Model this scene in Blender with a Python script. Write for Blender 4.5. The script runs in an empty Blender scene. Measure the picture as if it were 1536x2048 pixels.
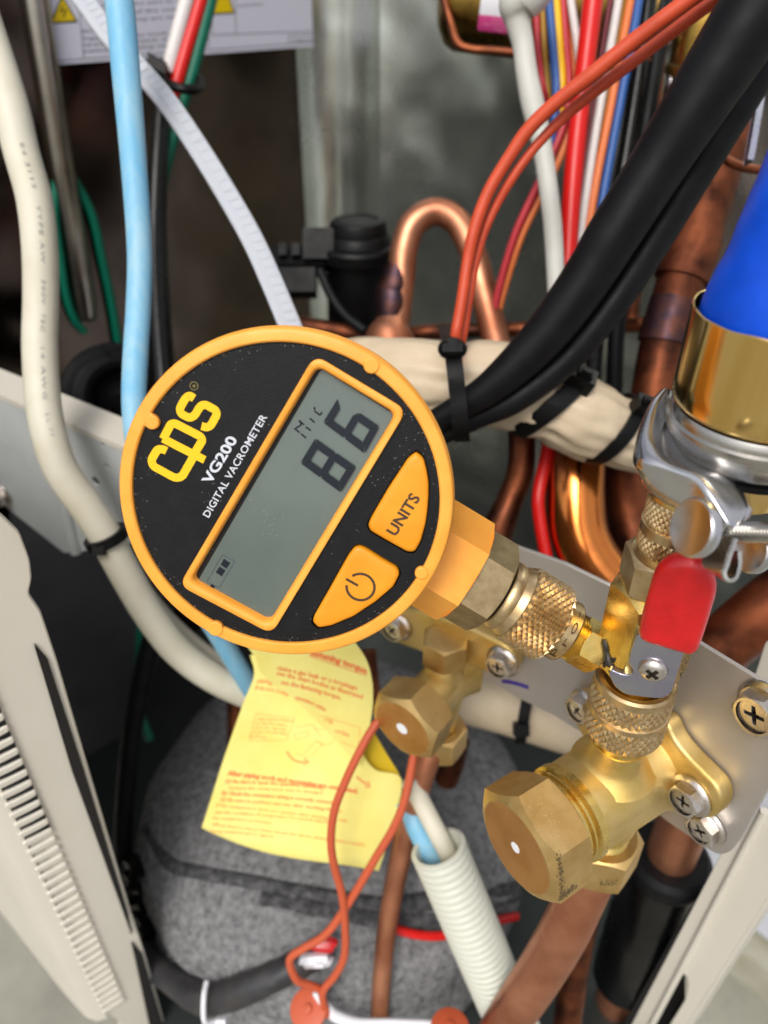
import bpy, bmesh, math, random
from mathutils import Vector, Matrix
from mathutils.bvhtree import BVHTree
random.seed(7)
SC = bpy.context.scene
COL = SC.collection
V = Vector
rad = math.radians

# ---------------------------------------------------------------- camera, world, sun, exposure
F = 1538.0
PITCH = rad(35)
CAM = V((0, 0, 0.55))
R_ = V((1, 0, 0)); U_ = V((0, math.sin(PITCH), math.cos(PITCH))); W_ = V((0, math.cos(PITCH), -math.sin(PITCH)))
cd = bpy.data.cameras.new('camera'); cam = bpy.data.objects.new('camera', cd); COL.objects.link(cam)
cam.location = CAM; cam.rotation_euler = (math.pi/2 - PITCH, 0, 0)
cd.sensor_fit = 'VERTICAL'; cd.sensor_height = 36; cd.lens = 36*F/2048
cd.clip_start = 0.01; cd.clip_end = 300
cd.dof.use_dof = True; cd.dof.focus_distance = 0.155; cd.dof.aperture_fstop = 13.5
SC.camera = cam

SUN_EL, SUN_AZ = rad(52), rad(200)          # azimuth measured clockwise from +Y
wd = bpy.data.worlds.new('World'); SC.world = wd; wd.use_nodes = True
nt = wd.node_tree; bg = nt.nodes['Background']
sky = nt.nodes.new('ShaderNodeTexSky'); sky.sky_type = 'NISHITA'; sky.sun_disc = False
sky.sun_elevation = SUN_EL; sky.sun_rotation = SUN_AZ; sky.dust_density = 4.0; sky.air_density = 1.0; sky.ozone_density = 1.0
hs = nt.nodes.new('ShaderNodeHueSaturation'); hs.inputs['Saturation'].default_value = 0.32
nt.links.new(sky.outputs[0], hs.inputs['Color']); nt.links.new(hs.outputs[0], bg.inputs[0]); bg.inputs[1].default_value = 0.14
sl = bpy.data.lights.new('sun', 'SUN'); sl.energy = 1.35; sl.angle = rad(22); sl.color = (1, .96, .9)
so = bpy.data.objects.new('sun', sl); COL.objects.link(so)
sd = V((math.sin(SUN_AZ)*math.cos(SUN_EL), math.cos(SUN_AZ)*math.cos(SUN_EL), math.sin(SUN_EL)))
so.rotation_euler = sd.to_track_quat('Z', 'Y').to_euler(); so.location = (0, -1, 3)
SC.view_settings.view_transform = 'Standard'; SC.view_settings.look = 'None'
SC.view_settings.exposure = 0.22; SC.view_settings.gamma = 1
SC.render.engine = 'CYCLES'
SC.cycles.max_bounces = 8; SC.cycles.glossy_bounces = 5; SC.cycles.transmission_bounces = 6
SC.cycles.caustics_reflective = False; SC.cycles.caustics_refractive = False

# ---------------------------------------------------------------- helpers
def P(x, y, d):
    """point seen at photo pixel (x, y) that lies d mm in front of the camera"""
    d *= .001
    return CAM + d*(W_ + R_*((x-768)/F) + U_*((1024-y)/F))
def px(r, d): return r*d*.001/F
def proj(p):
    q = p-CAM; d = q.dot(W_)
    return (round(768+F*q.dot(R_)/d), round(1024-F*q.dot(U_)/d), round(d*1000, 1))
def ray(x, y): return W_ + R_*((x-768)/F) + U_*((1024-y)/F)
def hor(psi):  # horizontal direction along a front yawed psi degrees, and its outward normal
    a = rad(psi); return V((math.cos(a), -math.sin(a), 0)), V((-math.sin(a), -math.cos(a), 0))
class Plane:
    def __init__(s, o, x, n):
        s.o = V(o); s.n = V(n).normalized(); s.x = (V(x)-s.n*V(x).dot(s.n)).normalized(); s.y = s.n.cross(s.x)
    def hit(s, x, y, z=0):
        r = ray(x, y); o = s.o + s.n*(z*.001)
        return CAM + r*((o-CAM).dot(s.n)/r.dot(s.n))
    def uv(s, x, y, z=0):
        q = (s.hit(x, y, z)-s.o)*1000; return (q.dot(s.x), q.dot(s.y))
    def pt(s, u, v, z=0): return s.o + (s.x*u + s.y*v + s.n*z)*.001
def basis(d, ref=None):
    d = V(d).normalized()
    if ref is None: ref = V((0, 0, 1)) if abs(d.z) < .9 else V((1, 0, 0))
    x = (V(ref)-d*V(ref).dot(d)).normalized(); return x, d.cross(x), d
def catmull(pts, n=8):
    pts = [V(p) for p in pts]
    if len(pts) == 2: return [pts[0].lerp(pts[1], i/n) for i in range(n+1)]
    q = [pts[0]*2-pts[1]] + pts + [pts[-1]*2-pts[-2]]; out = []
    for i in range(1, len(q)-2):
        a, b, c, d = q[i-1:i+3]
        for k in range(n):
            t = k/n
            out.append(.5*((2*b)+(c-a)*t+(2*a-5*b+4*c-d)*t*t+(3*b-a-3*c+d)*t**3))
    out.append(pts[-1]); return out
def fillet(poly, r, k=4, closed=True):
    n = len(poly); out = []
    for i in range(n):
        b = V(poly[i]).to_2d()
        if not closed and i in (0, n-1): out.append(tuple(b)); continue
        a = V(poly[i-1]).to_2d(); c = V(poly[(i+1) % n]).to_2d()
        la, lc = (a-b).length, (c-b).length; d = min(r, la*.48, lc*.48)
        p0 = b+(a-b)*(d/la); p1 = b+(c-b)*(d/lc)
        for j in range(k+1):
            t = j/k; out.append(tuple(p0*(1-t)**2+b*2*t*(1-t)+p1*t*t))
    return out

class MB:
    def __init__(s): s.v = []; s.f = []
    def add(s, vs, fs):
        o = len(s.v); s.v += [V(v) for v in vs]; s.f += [tuple(i+o for i in f) for f in fs]; return s
    def rings(s, rg, caps=(True, True), closed=True):
        o = len(s.v); n = len(rg[0]); m = len(rg)
        for r in rg: s.v += [V(p) for p in r]
        for j in range(m-1):
            for i in range(n if closed else n-1):
                k = (i+1) % n
                s.f.append((o+j*n+i, o+j*n+k, o+(j+1)*n+k, o+(j+1)*n+i))
        if caps[0]: s.f.append(tuple(o+i for i in reversed(range(n))))
        if caps[1]: s.f.append(tuple(o+(m-1)*n+i for i in range(n)))
        return s
    def lathe(s, A, d, prof, n=40, caps=(True, True), ref=None):
        """prof: (t, r) in mm along direction d from A"""
        x, y, d = basis(d, ref); A = V(A)
        return s.rings([[A+d*(t*.001)+(x*math.cos(2*math.pi*i/n)+y*math.sin(2*math.pi*i/n))*(r*.001) for i in range(n)] for t, r in prof], caps)
    def tube(s, pts, r, n=14, sub=8, caps=(True, True), rough=0):
        """pts world points, r radius in m or list of radii"""
        P_ = catmull(pts, sub); m = len(P_)
        if isinstance(r, (list, tuple)):
            rr = [q.x for q in catmull([V((q, 0, 0)) for q in r], sub)]
        else: rr = [r]*m
        t0 = (P_[1]-P_[0]).normalized(); x, y, _ = basis(t0); rg = []
        for i in range(m):
            t = (P_[min(i+1, m-1)]-P_[max(i-1, 0)]).normalized()
            x = (x-t*x.dot(t)).normalized(); y = t.cross(x)
            rg.append([P_[i]+(x*math.cos(2*math.pi*k/n)+y*math.sin(2*math.pi*k/n))*rr[i]*(1+rough*math.sin(k*2.1+i*.9)*math.sin(i*.37+k)) for k in range(n)])
        return s.rings(rg, caps)
    def ribbon(s, pts, half, th, side, sub=6):
        """flat strap: half width and thickness in m; side: fn(i, point, tangent) -> width direction"""
        P_ = catmull(pts, sub); m = len(P_); rg = []
        for i in range(m):
            t = (P_[min(i+1, m-1)]-P_[max(i-1, 0)]).normalized()
            w = side(P_[i], t); w = (w-t*w.dot(t)).normalized(); nn = w.cross(t)
            c = th*.35
            rg.append([P_[i]+w*a+nn*b for a, b in ((-half, -th/2), (half, -th/2), (half, th/2-c), (half-c, th/2), (-half+c, th/2), (-half, th/2-c))])
        return s.rings(rg)
    def hexn(s, A, d, L, R, ca=True, cb=True, ref=None, hole=0, k=6, steep=.55, rc=.95):
        """hexagon bar of corner radius R (mm), length L (mm), chamfered ends"""
        x, y, d = basis(d, ref); A = V(A); n = 6*k; ap = R*math.cos(math.pi/6); r0 = ap*rc
        def Rt(i):
            a = (2*math.pi*i/n) % (math.pi/3); return ap/math.cos(a-math.pi/6)
        def ring(rf, tf): return [A+d*(tf(i)*.001)+(x*math.cos(2*math.pi*i/n)+y*math.sin(2*math.pi*i/n))*(rf(i)*.001) for i in range(n)]
        rg = []
        if hole: rg.append(ring(lambda i: hole, lambda i: 0))
        if ca: rg.append(ring(lambda i: r0, lambda i: 0))
        rg.append(ring(Rt, lambda i: (Rt(i)-r0)*steep if ca else 0))
        rg.append(ring(Rt, lambda i: L-(Rt(i)-r0)*steep if cb else L))
        if cb: rg.append(ring(lambda i: r0, lambda i: L))
        if hole: rg.append(ring(lambda i: hole, lambda i: L))
        return s.rings(rg, (not hole, not hole))
    def knurl(s, A, d, L, r, amp, n, m, ref=None):
        x, y, d = basis(d, ref); A = V(A); N = 2*n; vs = []; fs = []
        def idx(i, j): return j*N+(i % N)
        for j in range(m+1):
            for i in range(N):
                h = r+(amp if (i+j) % 2 else 0)*(1 if 0 < j < m else .3)*(random.uniform(.8, 1.1))
                a = 2*math.pi*i/N
                vs.append(A+d*(L*j/m*.001)+(x*math.cos(a)+y*math.sin(a))*h*.001)
        for j in range(m):
            for i in range(N):
                a, b, c, e = idx(i, j), idx(i+1, j), idx(i+1, j+1), idx(i, j+1)
                if (i+j) % 2: fs += [(a, b, e), (b, c, e)] if False else [(a, b, c), (a, c, e)]
                else: fs += [(a, b, e), (b, c, e)]
        s.add(vs, fs)
        s.lathe(A, d, [(0, r*.9), (0, r+amp*.2)], n=N, caps=(False, False), ref=ref); s.lathe(A, d, [(L, r+amp*.2), (L, r*.9)], n=N, caps=(False, False), ref=ref)
        return s
    def sphere(s, c, rx, ry=None, rz=None, n=16, m=10, ax=None):
        ry = ry or rx; rz = rz or rx; X, Y, Z = ax or (V((1, 0, 0)), V((0, 1, 0)), V((0, 0, 1)))
        rg = []
        for j in range(m+1):
            a = -math.pi/2+math.pi*(j/m); rr = max(math.cos(a), .01)
            rg.append([V(c)+X*rx*rr*math.cos(2*math.pi*i/n)+Y*ry*rr*math.sin(2*math.pi*i/n)+Z*rz*math.sin(a) for i in range(n)])
        return s.rings(rg)
    def box(s, c, X, Y, Z):
        """X, Y, Z half vectors in m"""
        c = V(c); vs = [c+X*a+Y*b+Z*e for a in (-1, 1) for b in (-1, 1) for e in (-1, 1)]
        return s.add(vs, [(0, 1, 3, 2), (4, 6, 7, 5), (0, 4, 5, 1), (2, 3, 7, 6), (0, 2, 6, 4), (1, 5, 7, 3)])
    def flat(s, outs, th, fn, bev=0, bres=2):
        """filled 2-D outlines (mm; first outer, others holes) of thickness th mm; fn(u, v, w mm) -> world"""
        cu = bpy.data.curves.new('t', 'CURVE'); cu.dimensions = '2D'; cu.fill_mode = 'BOTH'
        cu.extrude = max(th/2-bev, .0005); cu.bevel_depth = bev; cu.bevel_resolution = bres; cu.offset = -bev
        for o in outs:
            sp = cu.splines.new('POLY'); sp.points.add(len(o)-1); sp.use_cyclic_u = True
            for q, c in zip(sp.points, o): q.co = (c[0], c[1], 0, 1)
        return s._cv(cu, fn)
    def _cv(s, cu, fn):
        ob = bpy.data.objects.new('t', cu); me = bpy.data.meshes.new_from_object(ob)
        vs = [fn(*v.co) for v in me.vertices]; fs = [tuple(p.vertices) for p in me.polygons]
        s.add(vs, fs); bpy.data.objects.remove(ob); bpy.data.curves.remove(cu); bpy.data.meshes.remove(me); return s
    def text(s, body, fn, th=.05, bold=0., res=3, space=1.0):
        """fn(u 0..1, v 0..1, w mm) -> world"""
        cu = bpy.data.curves.new('t', 'FONT'); cu.body = body; cu.size = 10; cu.offset = bold; cu.resolution_u = res; cu.extrude = th/2; cu.space_character = space
        ob = bpy.data.objects.new('t', cu); me = bpy.data.meshes.new_from_object(ob)
        xs = [v.co.x for v in me.vertices]; x0, x1 = min(xs), max(xs)
        H = 7.3
        vs = [fn((v.co.x-x0)/(x1-x0), v.co.y/H, v.co.z) for v in me.vertices]; fs = [tuple(p.vertices) for p in me.polygons]
        s.add(vs, fs); bpy.data.objects.remove(ob); bpy.data.curves.remove(cu); bpy.data.meshes.remove(me); return s
    def stroke(s, pts, w, th, fn, closed=False):
        """thick 2-D line (mm)"""
        n = len(pts); L = []; Rr = []
        for i in range(n):
            b = V(pts[i]).to_2d()
            a = V(pts[i-1]).to_2d() if (i > 0 or closed) else None; c = V(pts[(i+1) % n]).to_2d() if (i < n-1 or closed) else None
            d1 = (b-a).normalized() if a is not None else (c-b).normalized(); d2 = (c-b).normalized() if c is not None else d1
            m = d1+d2; m = m.normalized() if m.length > 1e-6 else d1
            nn = V((-m.y, m.x)); k = 1/max(.5, nn.dot(V((-d1.y, d1.x))))
            L.append(b+nn*w/2*k); Rr.append(b-nn*w/2*k)
        rg = [[fn(L[i].x, L[i].y, -th/2), fn(Rr[i].x, Rr[i].y, -th/2), fn(Rr[i].x, Rr[i].y, th/2), fn(L[i].x, L[i].y, th/2)] for i in range(n)]
        if closed: rg.append(rg[0])
        return s.rings(rg, (not closed, not closed))
    def build(s, name, m, parent=None, sharp=32, label=None, kind=None, local=False, smooth=True):
        org = V((0, 0, 0))
        if parent is not None: org = V(ORG.get(parent.name, (0, 0, 0)))
        elif not local: org = V(ORG.get('_next', s.v[0]))
        me = bpy.data.meshes.new(name); me.from_pydata([tuple(v-org) for v in s.v], [], s.f); me.validate()
        bm = bmesh.new(); bm.from_mesh(me); bmesh.ops.recalc_face_normals(bm, faces=bm.faces); bm.to_mesh(me); bm.free()
        if smooth and sharp:
            me.polygons.foreach_set('use_smooth', [True]*len(me.polygons)); me.set_sharp_from_angle(angle=rad(sharp))
        if isinstance(m, (list, tuple)):
            for q in m: me.materials.append(q)
        else: me.materials.append(m)
        o = bpy.data.objects.new(name, me); COL.objects.link(o)
        if parent is not None: o.parent = parent
        else: o.location = org
        ORG[o.name] = tuple(org)
        if label: o['label'] = label
        if kind: o['kind'] = kind
        return o
ORG = {}
def thing(name, label, cat, loc, group=None):
    o = bpy.data.objects.new(name, None); COL.objects.link(o); o.location = loc; o.empty_display_size = .005
    o['label'] = label; o['category'] = cat
    if group: o['group'] = group
    ORG[o.name] = tuple(V(loc)); return o
def tag(o, label, cat, group=None):
    o['label'] = label; o['category'] = cat
    if group: o['group'] = group
    return o
def struct(o): o['kind'] = 'structure'; return o

# ---------------------------------------------------------------- materials
def lin(h):
    h = h.lstrip('#'); c = [int(h[i:i+2], 16)/255 for i in (0, 2, 4)]
    return tuple(x/12.92 if x <= .04045 else ((x+.055)/1.055)**2.4 for x in c) + (1,)
def mat(name, col, rough=.5, metal=0., col2=None, vs=60, vmix=(.4, .65), bump=None, rvar=0, spec=.5, coat=0, trans=0, sss=0, speck=None, alpha=1, stretch=None, wave=None, ior=1.45):
    m = bpy.data.materials.new(name); m.use_nodes = True; nt = m.node_tree; N = nt.nodes; Lk = nt.links
    b = N['Principled BSDF']; b.inputs['Base Color'].default_value = lin(col); b.inputs['Roughness'].default_value = rough
    b.inputs['Metallic'].default_value = metal; b.inputs['Specular IOR Level'].default_value = spec; b.inputs['IOR'].default_value = ior
    b.inputs['Coat Weight'].default_value = coat; b.inputs['Coat Roughness'].default_value = .1
    b.inputs['Transmission Weight'].default_value = trans; b.inputs['Alpha'].default_value = alpha
    if sss:
        b.inputs['Subsurface Weight'].default_value = sss; b.inputs['Subsurface Scale'].default_value = .002
    tc = N.new('ShaderNodeTexCoord'); mp = N.new('ShaderNodeMapping'); Lk.new(tc.outputs['Object'], mp.inputs[0])
    if stretch: mp.inputs['Scale'].default_value = stretch
    def noise(sc, det=4, ro=.6):
        n = N.new('ShaderNodeTexNoise'); n.inputs['Scale'].default_value = sc; n.inputs['Detail'].default_value = det; n.inputs['Roughness'].default_value = ro
        Lk.new(mp.outputs[0], n.inputs['Vector']); return n
    cur = None
    if col2:
        n = noise(vs); rp = N.new('ShaderNodeValToRGB'); rp.color_ramp.elements[0].position = vmix[0]; rp.color_ramp.elements[1].position = vmix[1]
        rp.color_ramp.elements[0].color = lin(col); rp.color_ramp.elements[1].color = lin(col2)
        Lk.new(n.outputs['Fac'], rp.inputs[0]); cur = rp.outputs[0]
    if speck:  # (scale, size, colour)
        vo = N.new('ShaderNodeTexVoronoi'); vo.inputs['Scale'].default_value = speck[0]; Lk.new(mp.outputs[0], vo.inputs['Vector'])
        lt = N.new('ShaderNodeMath'); lt.operation = 'LESS_THAN'; lt.inputs[1].default_value = speck[1]; Lk.new(vo.outputs['Distance'], lt.inputs[0])
        n3 = noise(speck[0]*.06, 3); g = N.new('ShaderNodeMath'); g.operation = 'GREATER_THAN'; g.inputs[1].default_value = speck[3] if len(speck) > 3 else .5; Lk.new(n3.outputs['Fac'], g.inputs[0])
        mu = N.new('ShaderNodeMath'); mu.operation = 'MULTIPLY'; Lk.new(lt.outputs[0], mu.inputs[0]); Lk.new(g.outputs[0], mu.inputs[1])
        mx = N.new('ShaderNodeMix'); mx.data_type = 'RGBA'; mx.inputs[7].default_value = lin(speck[2])
        if cur: Lk.new(cur, mx.inputs[6])
        else: mx.inputs[6].default_value = lin(col)
        Lk.new(mu.outputs[0], mx.inputs[0]); cur = mx.outputs[2]
    if cur: Lk.new(cur, b.inputs['Base Color'])
    if rvar:
        n = noise(vs*1.7, 5); mr = N.new('ShaderNodeMapRange'); mr.inputs[3].default_value = max(rough-rvar, .03); mr.inputs[4].default_value = rough+rvar
        mr.inputs[1].default_value = .3; mr.inputs[2].default_value = .7
        Lk.new(n.outputs['Fac'], mr.inputs[0]); Lk.new(mr.outputs[0], b.inputs['Roughness'])
    if bump:
        n = noise(bump[0], bump[2] if len(bump) > 2 else 4); bp = N.new('ShaderNodeBump'); bp.inputs['Strength'].default_value = bump[1]; bp.inputs['Distance'].default_value = bump[3] if len(bump) > 3 else .0004
        Lk.new(n.outputs['Fac'], bp.inputs['Height']); Lk.new(bp.outputs[0], b.inputs['Normal'])
    return m
M = {}
M['orange'] = mat('orange_plastic', '#f0a038', .42, col2='#f6ab44', vs=120, bump=(1500, .09), rvar=.07, speck=(420, .05, '#a8641c', .6))
M['button'] = mat('button_rubber', '#e29014', .45, col2='#e8991e', vs=150, bump=(3000, .08), rvar=.06, speck=(600, .06, '#b06c10', .58))
M['face'] = mat('face_label', '#0d0e10', .5, col2='#131416', vs=300, bump=(4200, .3), spec=.28, speck=(1300, .14, '#6a6a67', .54))
M['black_gap'] = mat('gap_black', '#0b0b0c', .6)
M['print_white'] = mat('print_white', '#c9ccd4', .5)
M['print_yellow'] = mat('print_yellow', '#f2be08', .5)
M['print_olive'] = mat('print_olive', '#8a7b40', .5)
M['print_brown'] = mat('print_brown', '#43301e', .55)
M['lcd'] = mat('lcd_glass', '#5d6963', .13, col2='#56625d', vs=40, speck=(1500, .09, '#a4aea8', .6), spec=.5, coat=.5)
M['lcd_seg'] = mat('lcd_segment', '#1b2028', .25, spec=.3)
M['lcd_faint'] = mat('lcd_outline', '#4a535a', .3)
M['nutbrass'] = mat('dull_brass', '#a3916f', .5, 1, col2='#8f7c5c', vs=300, bump=(2500, .1), rvar=.06)
M['knurlbrass'] = mat('knurl_brass', '#d0b990', .38, 1, col2='#bda074', vs=350, bump=(2500, .08), rvar=.07)
M['brass'] = mat('cast_brass', '#e0c688', .48, 1, col2='#d4b66c', vs=90, bump=(3000, .2), rvar=.08, speck=(260, .05, '#8a7340', .6))
M['capbrass'] = mat('cap_brass', '#dcbd82', .46, 1, col2='#cda869', vs=120, bump=(2400, .12), rvar=.09, speck=(300, .06, '#7d6638', .58))
M['shinybrass'] = mat('machined_brass', '#e6c87a', .28, 1, col2='#d9b864', vs=160, bump=(1500, .05), rvar=.09)
M['polbrass'] = mat('polished_brass', '#e8c680', .17, 1, col2='#dcb769', vs=40, bump=(300, .03), rvar=.05, stretch=(6, 6, .4))
M['chrome'] = mat('cast_steel', '#c9c9cb', .22, 1, col2='#bcbcc0', vs=120, bump=(500, .05), rvar=.06)
M['steel'] = mat('turned_steel', '#b7b4ae', .25, 1, bump=(900, .05), stretch=(.3, .3, 12), rvar=.05)
M['zinc'] = mat('zinc_plate', '#b4b6bf', .3, 1, col2='#a8a4c2', vs=110, bump=(1800, .06), rvar=.08)
M['screw'] = mat('zinc_screw', '#d2ccc6', .3, 1, col2='#c2b9b0', vs=400, bump=(1200, .04), rvar=.06)
M['recess'] = mat('recess_dark', '#4d4640', .4, 1)
M['plate'] = mat('valve_plate_metal', '#c1bbb6', .5, .75, col2='#b8b1ac', vs=40, bump=(1400, .07), rvar=.06)
M['redgrip'] = mat('red_vinyl', '#cc141a', .32, col2='#b81015', vs=110, bump=(500, .14, 5), rvar=.1, coat=.2, speck=(380, .05, '#e0585a', .6))
M['blue'] = mat('blue_sleeve', '#004cd0', .45, col2='#003cae', vs=70, vmix=(.4, .75), bump=(350, .16), rvar=.09, spec=.35)
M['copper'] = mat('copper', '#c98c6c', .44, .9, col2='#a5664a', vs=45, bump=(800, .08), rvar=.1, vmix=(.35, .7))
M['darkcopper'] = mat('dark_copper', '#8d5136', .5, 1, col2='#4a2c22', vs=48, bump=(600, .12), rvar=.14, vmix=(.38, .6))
M['burnt'] = mat('burnt_copper', '#463840', .48, 1, col2='#6a4336', vs=130, bump=(1200, .12), rvar=.1)
M['brightcopper'] = mat('bright_copper', '#dc8442', .17, 1, col2='#84403c', vs=34, bump=(400, .05), rvar=.06, vmix=(.48, .66))
M['oldbrass'] = mat('stained_brass', '#a5843f', .3, 1, col2='#5f4a28', vs=45, bump=(800, .06), rvar=.1, vmix=(.4, .7))
M['tape'] = mat('beige_tape', '#d2c0a4', .5, col2='#c7b497', vs=70, bump=(320, .3), rvar=.07)
M['black'] = mat('black_plastic', '#09090a', .48, bump=(1200, .06), rvar=.08, spec=.22)
M['rubber'] = mat('black_cable', '#0b0b0d', .5, col2='#101113', vs=120, bump=(1600, .08), rvar=.08, spec=.2, speck=(700, .05, '#35353a', .62))
M['shrink'] = mat('black_shrink', '#070708', .26, bump=(180, .22), rvar=.06, spec=.3)
M['felt'] = mat('grey_felt', '#555556', .95, col2='#919192', vs=360, vmix=(.3, .72), bump=(900, 1.0, 8), spec=.1, speck=(640, .16, '#a8a8a8', .52))
M['felt_fold_shade'] = mat('felt_fold_dark', '#3b3b3c', .95, col2='#5c5c5d', vs=300, bump=(800, .8, 6), spec=.1)
M['tagyellow'] = mat('yellow_paper', '#efe488', .65, col2='#e9dc78', vs=60, bump=(220, .12), spec=.25)
M['tagback'] = mat('yellow_paper_back', '#d9b814', .65)
M['tagprint'] = mat('red_print', '#ea7c46', .6)
M['redwire'] = mat('orange_red_wire', '#cc4c2a', .48, col2='#bd4424', vs=110, bump=(900, .1), rvar=.08, speck=(500, .04, '#e08a70', .6))
M['redwire2'] = mat('brick_wire', '#bd5534', .48, bump=(900, .08), rvar=.06)
M['red'] = mat('red_pvc', '#cf1510', .35, bump=(700, .06), rvar=.05)
M['crimson'] = mat('crimson_pvc', '#b32a34', .4)
M['orangew'] = mat('orange_pvc', '#d8743c', .4)
M['yelloww'] = mat('yellow_pvc', '#e6b400', .4)
M['mustard'] = mat('mustard_pvc', '#a87a1c', .4)
M['bluew'] = mat('blue_pvc', '#2b579a', .4)
M['whitew'] = mat('white_pvc', '#d5cecb', .42, bump=(900, .05))
M['maroon'] = mat('maroon_pvc', '#6e2630', .4)
M['green'] = mat('green_pvc', '#04604a', .42, spec=.35)
M['cream'] = mat('cream_cable', '#d3cebc', .5, col2='#c8c1ab', vs=70, vmix=(.35, .75), bump=(500, .1), rvar=.07, speck=(500, .05, '#a89f88', .6))
M['greycable'] = mat('pale_grey_cable', '#c9c8c0', .45, col2='#c2c0b7', vs=80, bump=(300, .12))
M['sky_cable'] = mat('sky_blue_cable', '#74b2d4', .5, col2='#93bdd0', vs=60, bump=(400, .12), rvar=.07, stretch=(3, 3, .4), speck=(420, .06, '#b9c0b4', .58))
M['clear'] = mat('clear_nylon', '#dfe2ea', .3, trans=.35, sss=.1, bump=(600, .04))
M['conduit'] = mat('conduit_plastic', '#c9cabd', .45, bump=(500, .04))
M['paint'] = mat('cream_paint', '#d3cdc0', .42, col2='#cfc9bb', vs=25, bump=(1500, .12))
M['greypaint'] = mat('grey_paint', '#bfc3c1', .42, col2='#b4b7b7', vs=40, bump=(1500, .08))
M['foam'] = mat('dark_foam', '#2d2b2a', .95, bump=(1500, .8), spec=.1)
M['galv'] = mat('galvanised', '#d2d6cd', .25, .95, col2='#b9c0ba', vs=11, bump=(13, .5, 2, .012), rvar=.05)
M['channel'] = mat('galvanised_channel', '#b0aaa2', .2, 1, col2='#8d867e', vs=30, rvar=.05)
M['galv_dark_reflection'] = mat('galvanised_dark_reflection', '#5c5149', .18, 1, col2='#463e38', vs=18, bump=(10, .35, 2, .012), rvar=.04)  # same galvanised metal; dark brown reflection of the interior put into the colour
M['pan'] = mat('base_pan_steel', '#343938', .45, .4, col2='#2c3130', vs=20)
M['label'] = mat('white_label', '#cfcedb', .45, bump=(400, .02))
M['ink'] = mat('label_ink', '#5a5966', .6)
M['signyellow'] = mat('sign_yellow', '#e0c000', .5)
M['blackink'] = mat('black_ink', '#15140c', .6)
M['pink'] = mat('pink_label', '#d8478c', .45)
M['whitelabel'] = mat('white_sticker', '#e0dfe4', .45)
M['pinkline'] = mat('pink_ink', '#e79ab8', .5)
M['purple'] = mat('purple_ink', '#43207a', .45, col2='#2c2c90', vs=200)
M['dot'] = mat('white_paint_dot', '#eceef2', .5)
M['mark'] = mat('black_marker', '#26221f', .5, col2='#3d342a', vs=900)
M['concrete'] = mat('concrete', '#9d9a8c', .85, col2='#87857a', vs=22, vmix=(.3, .7), bump=(300, .35, 6), speck=(160, .12, '#75736a', .5))
M['siding'] = mat('pale_siding', '#c5c8d2', .6, bump=(500, .1))
M['kerb'] = mat('kerb_mortar', '#a9a697', .85, col2='#98957f', vs=30, bump=(400, .3))
M['white'] = mat('white_nylon', '#e3e3e8', .4)
M['engrave'] = mat('engraving', '#4a3319', .6)
M['cableprint'] = mat('cable_print', '#a4a59f', .6)

# ================================================================ setting: ground, wall, cabinet
gm = MB(); gm.box((0, 0, -.05), V((40, 0, 0)), V((0, 40, 0)), V((0, 0, .05)))
struct(gm.build('ground', M['concrete']))
dw, nw = hor(45)
wo = V((.2450, .2550, 0))
wb = MB()
for k in range(-10, 13):                                       # lapped ribs of the siding
    wb.box(wo+dw*.0+V((0, 0, .035+.055*(k+10)+.0265)) - nw*.012, dw*1.5, nw*.012, V((0, 0, .0262)))
wb.box(wo-nw*.03+V((0, 0, .72)), dw*1.5, nw*.012, V((0, 0, .71)))
tag(wb.build('house_wall', M['siding']), 'pale ribbed house wall behind the cream cabinet post', 'wall')
kb = MB(); kb.box(wo+nw*.004+V((0, 0, .014)), dw*1.5, nw*.012, V((0, 0, .016)))
struct(kb.build('kerb', M['kerb']))

# partition and back sheet of the cabinet (one folded galvanised sheet with an embossed channel)
pe = V((.743, .669, 0)); pn = V((.669, -.743, 0))
PP = Plane(P(100, 130, 310), pe, pn)
du, nu = hor(40)
corner = PP.hit(668, 90); corner.z = 0
start = PP.o.copy(); start.z = 0; start -= pe*.16
c1 = corner-pe*.024
prof = [start, start.lerp(c1, .5), c1]
for k in range(1, 7):
    a = k/7; prof.append(c1*(1-a)**2+corner*2*a*(1-a)+(corner+du*.024)*a*a)
prof += [corner+du*.026, corner+du*.034-pn*0+nu*.004, corner+du*.042, corner+du*.12, corner+du*.34]
sh = MB()
Z0, Z1 = .197, .66
rows = [[p+V((0, 0, Z0)) for p in prof], [p+V((0, 0, Z1)) for p in prof]]
off = [(-(prof[min(i+1, len(prof)-1)]-prof[max(i-1, 0)]).normalized().cross(V((0, 0, 1)))) for i in range(len(prof))]
bk = [[p+o*.0012 for p, o in zip(r, off)] for r in rows]
sh.rings([rows[0], rows[1], bk[1], bk[0], rows[0]], (False, False), closed=False)
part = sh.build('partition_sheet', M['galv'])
tag(part, 'folded galvanised sheet closing the back of the cabinet, mirror like, left part coloured for dark reflections', 'metal sheet')
part.data.materials.append(M['galv_dark_reflection'])
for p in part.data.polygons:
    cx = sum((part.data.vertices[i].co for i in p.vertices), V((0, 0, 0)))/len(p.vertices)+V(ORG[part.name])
    if (cx-c1).dot(pe) < -.001: p.material_index = 1  # left of the fold: colour carries the dark reflection
em = MB()
a_, b_ = PP.hit(62, -60, 1), PP.hit(172, 632, 1)
em.tube([a_, a_.lerp(b_, .5), b_.lerp(a_, .03), b_], [.0052, .0052, .0052, .002], n=18)
em.build('embossed_channel', M['channel'], part)
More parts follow.
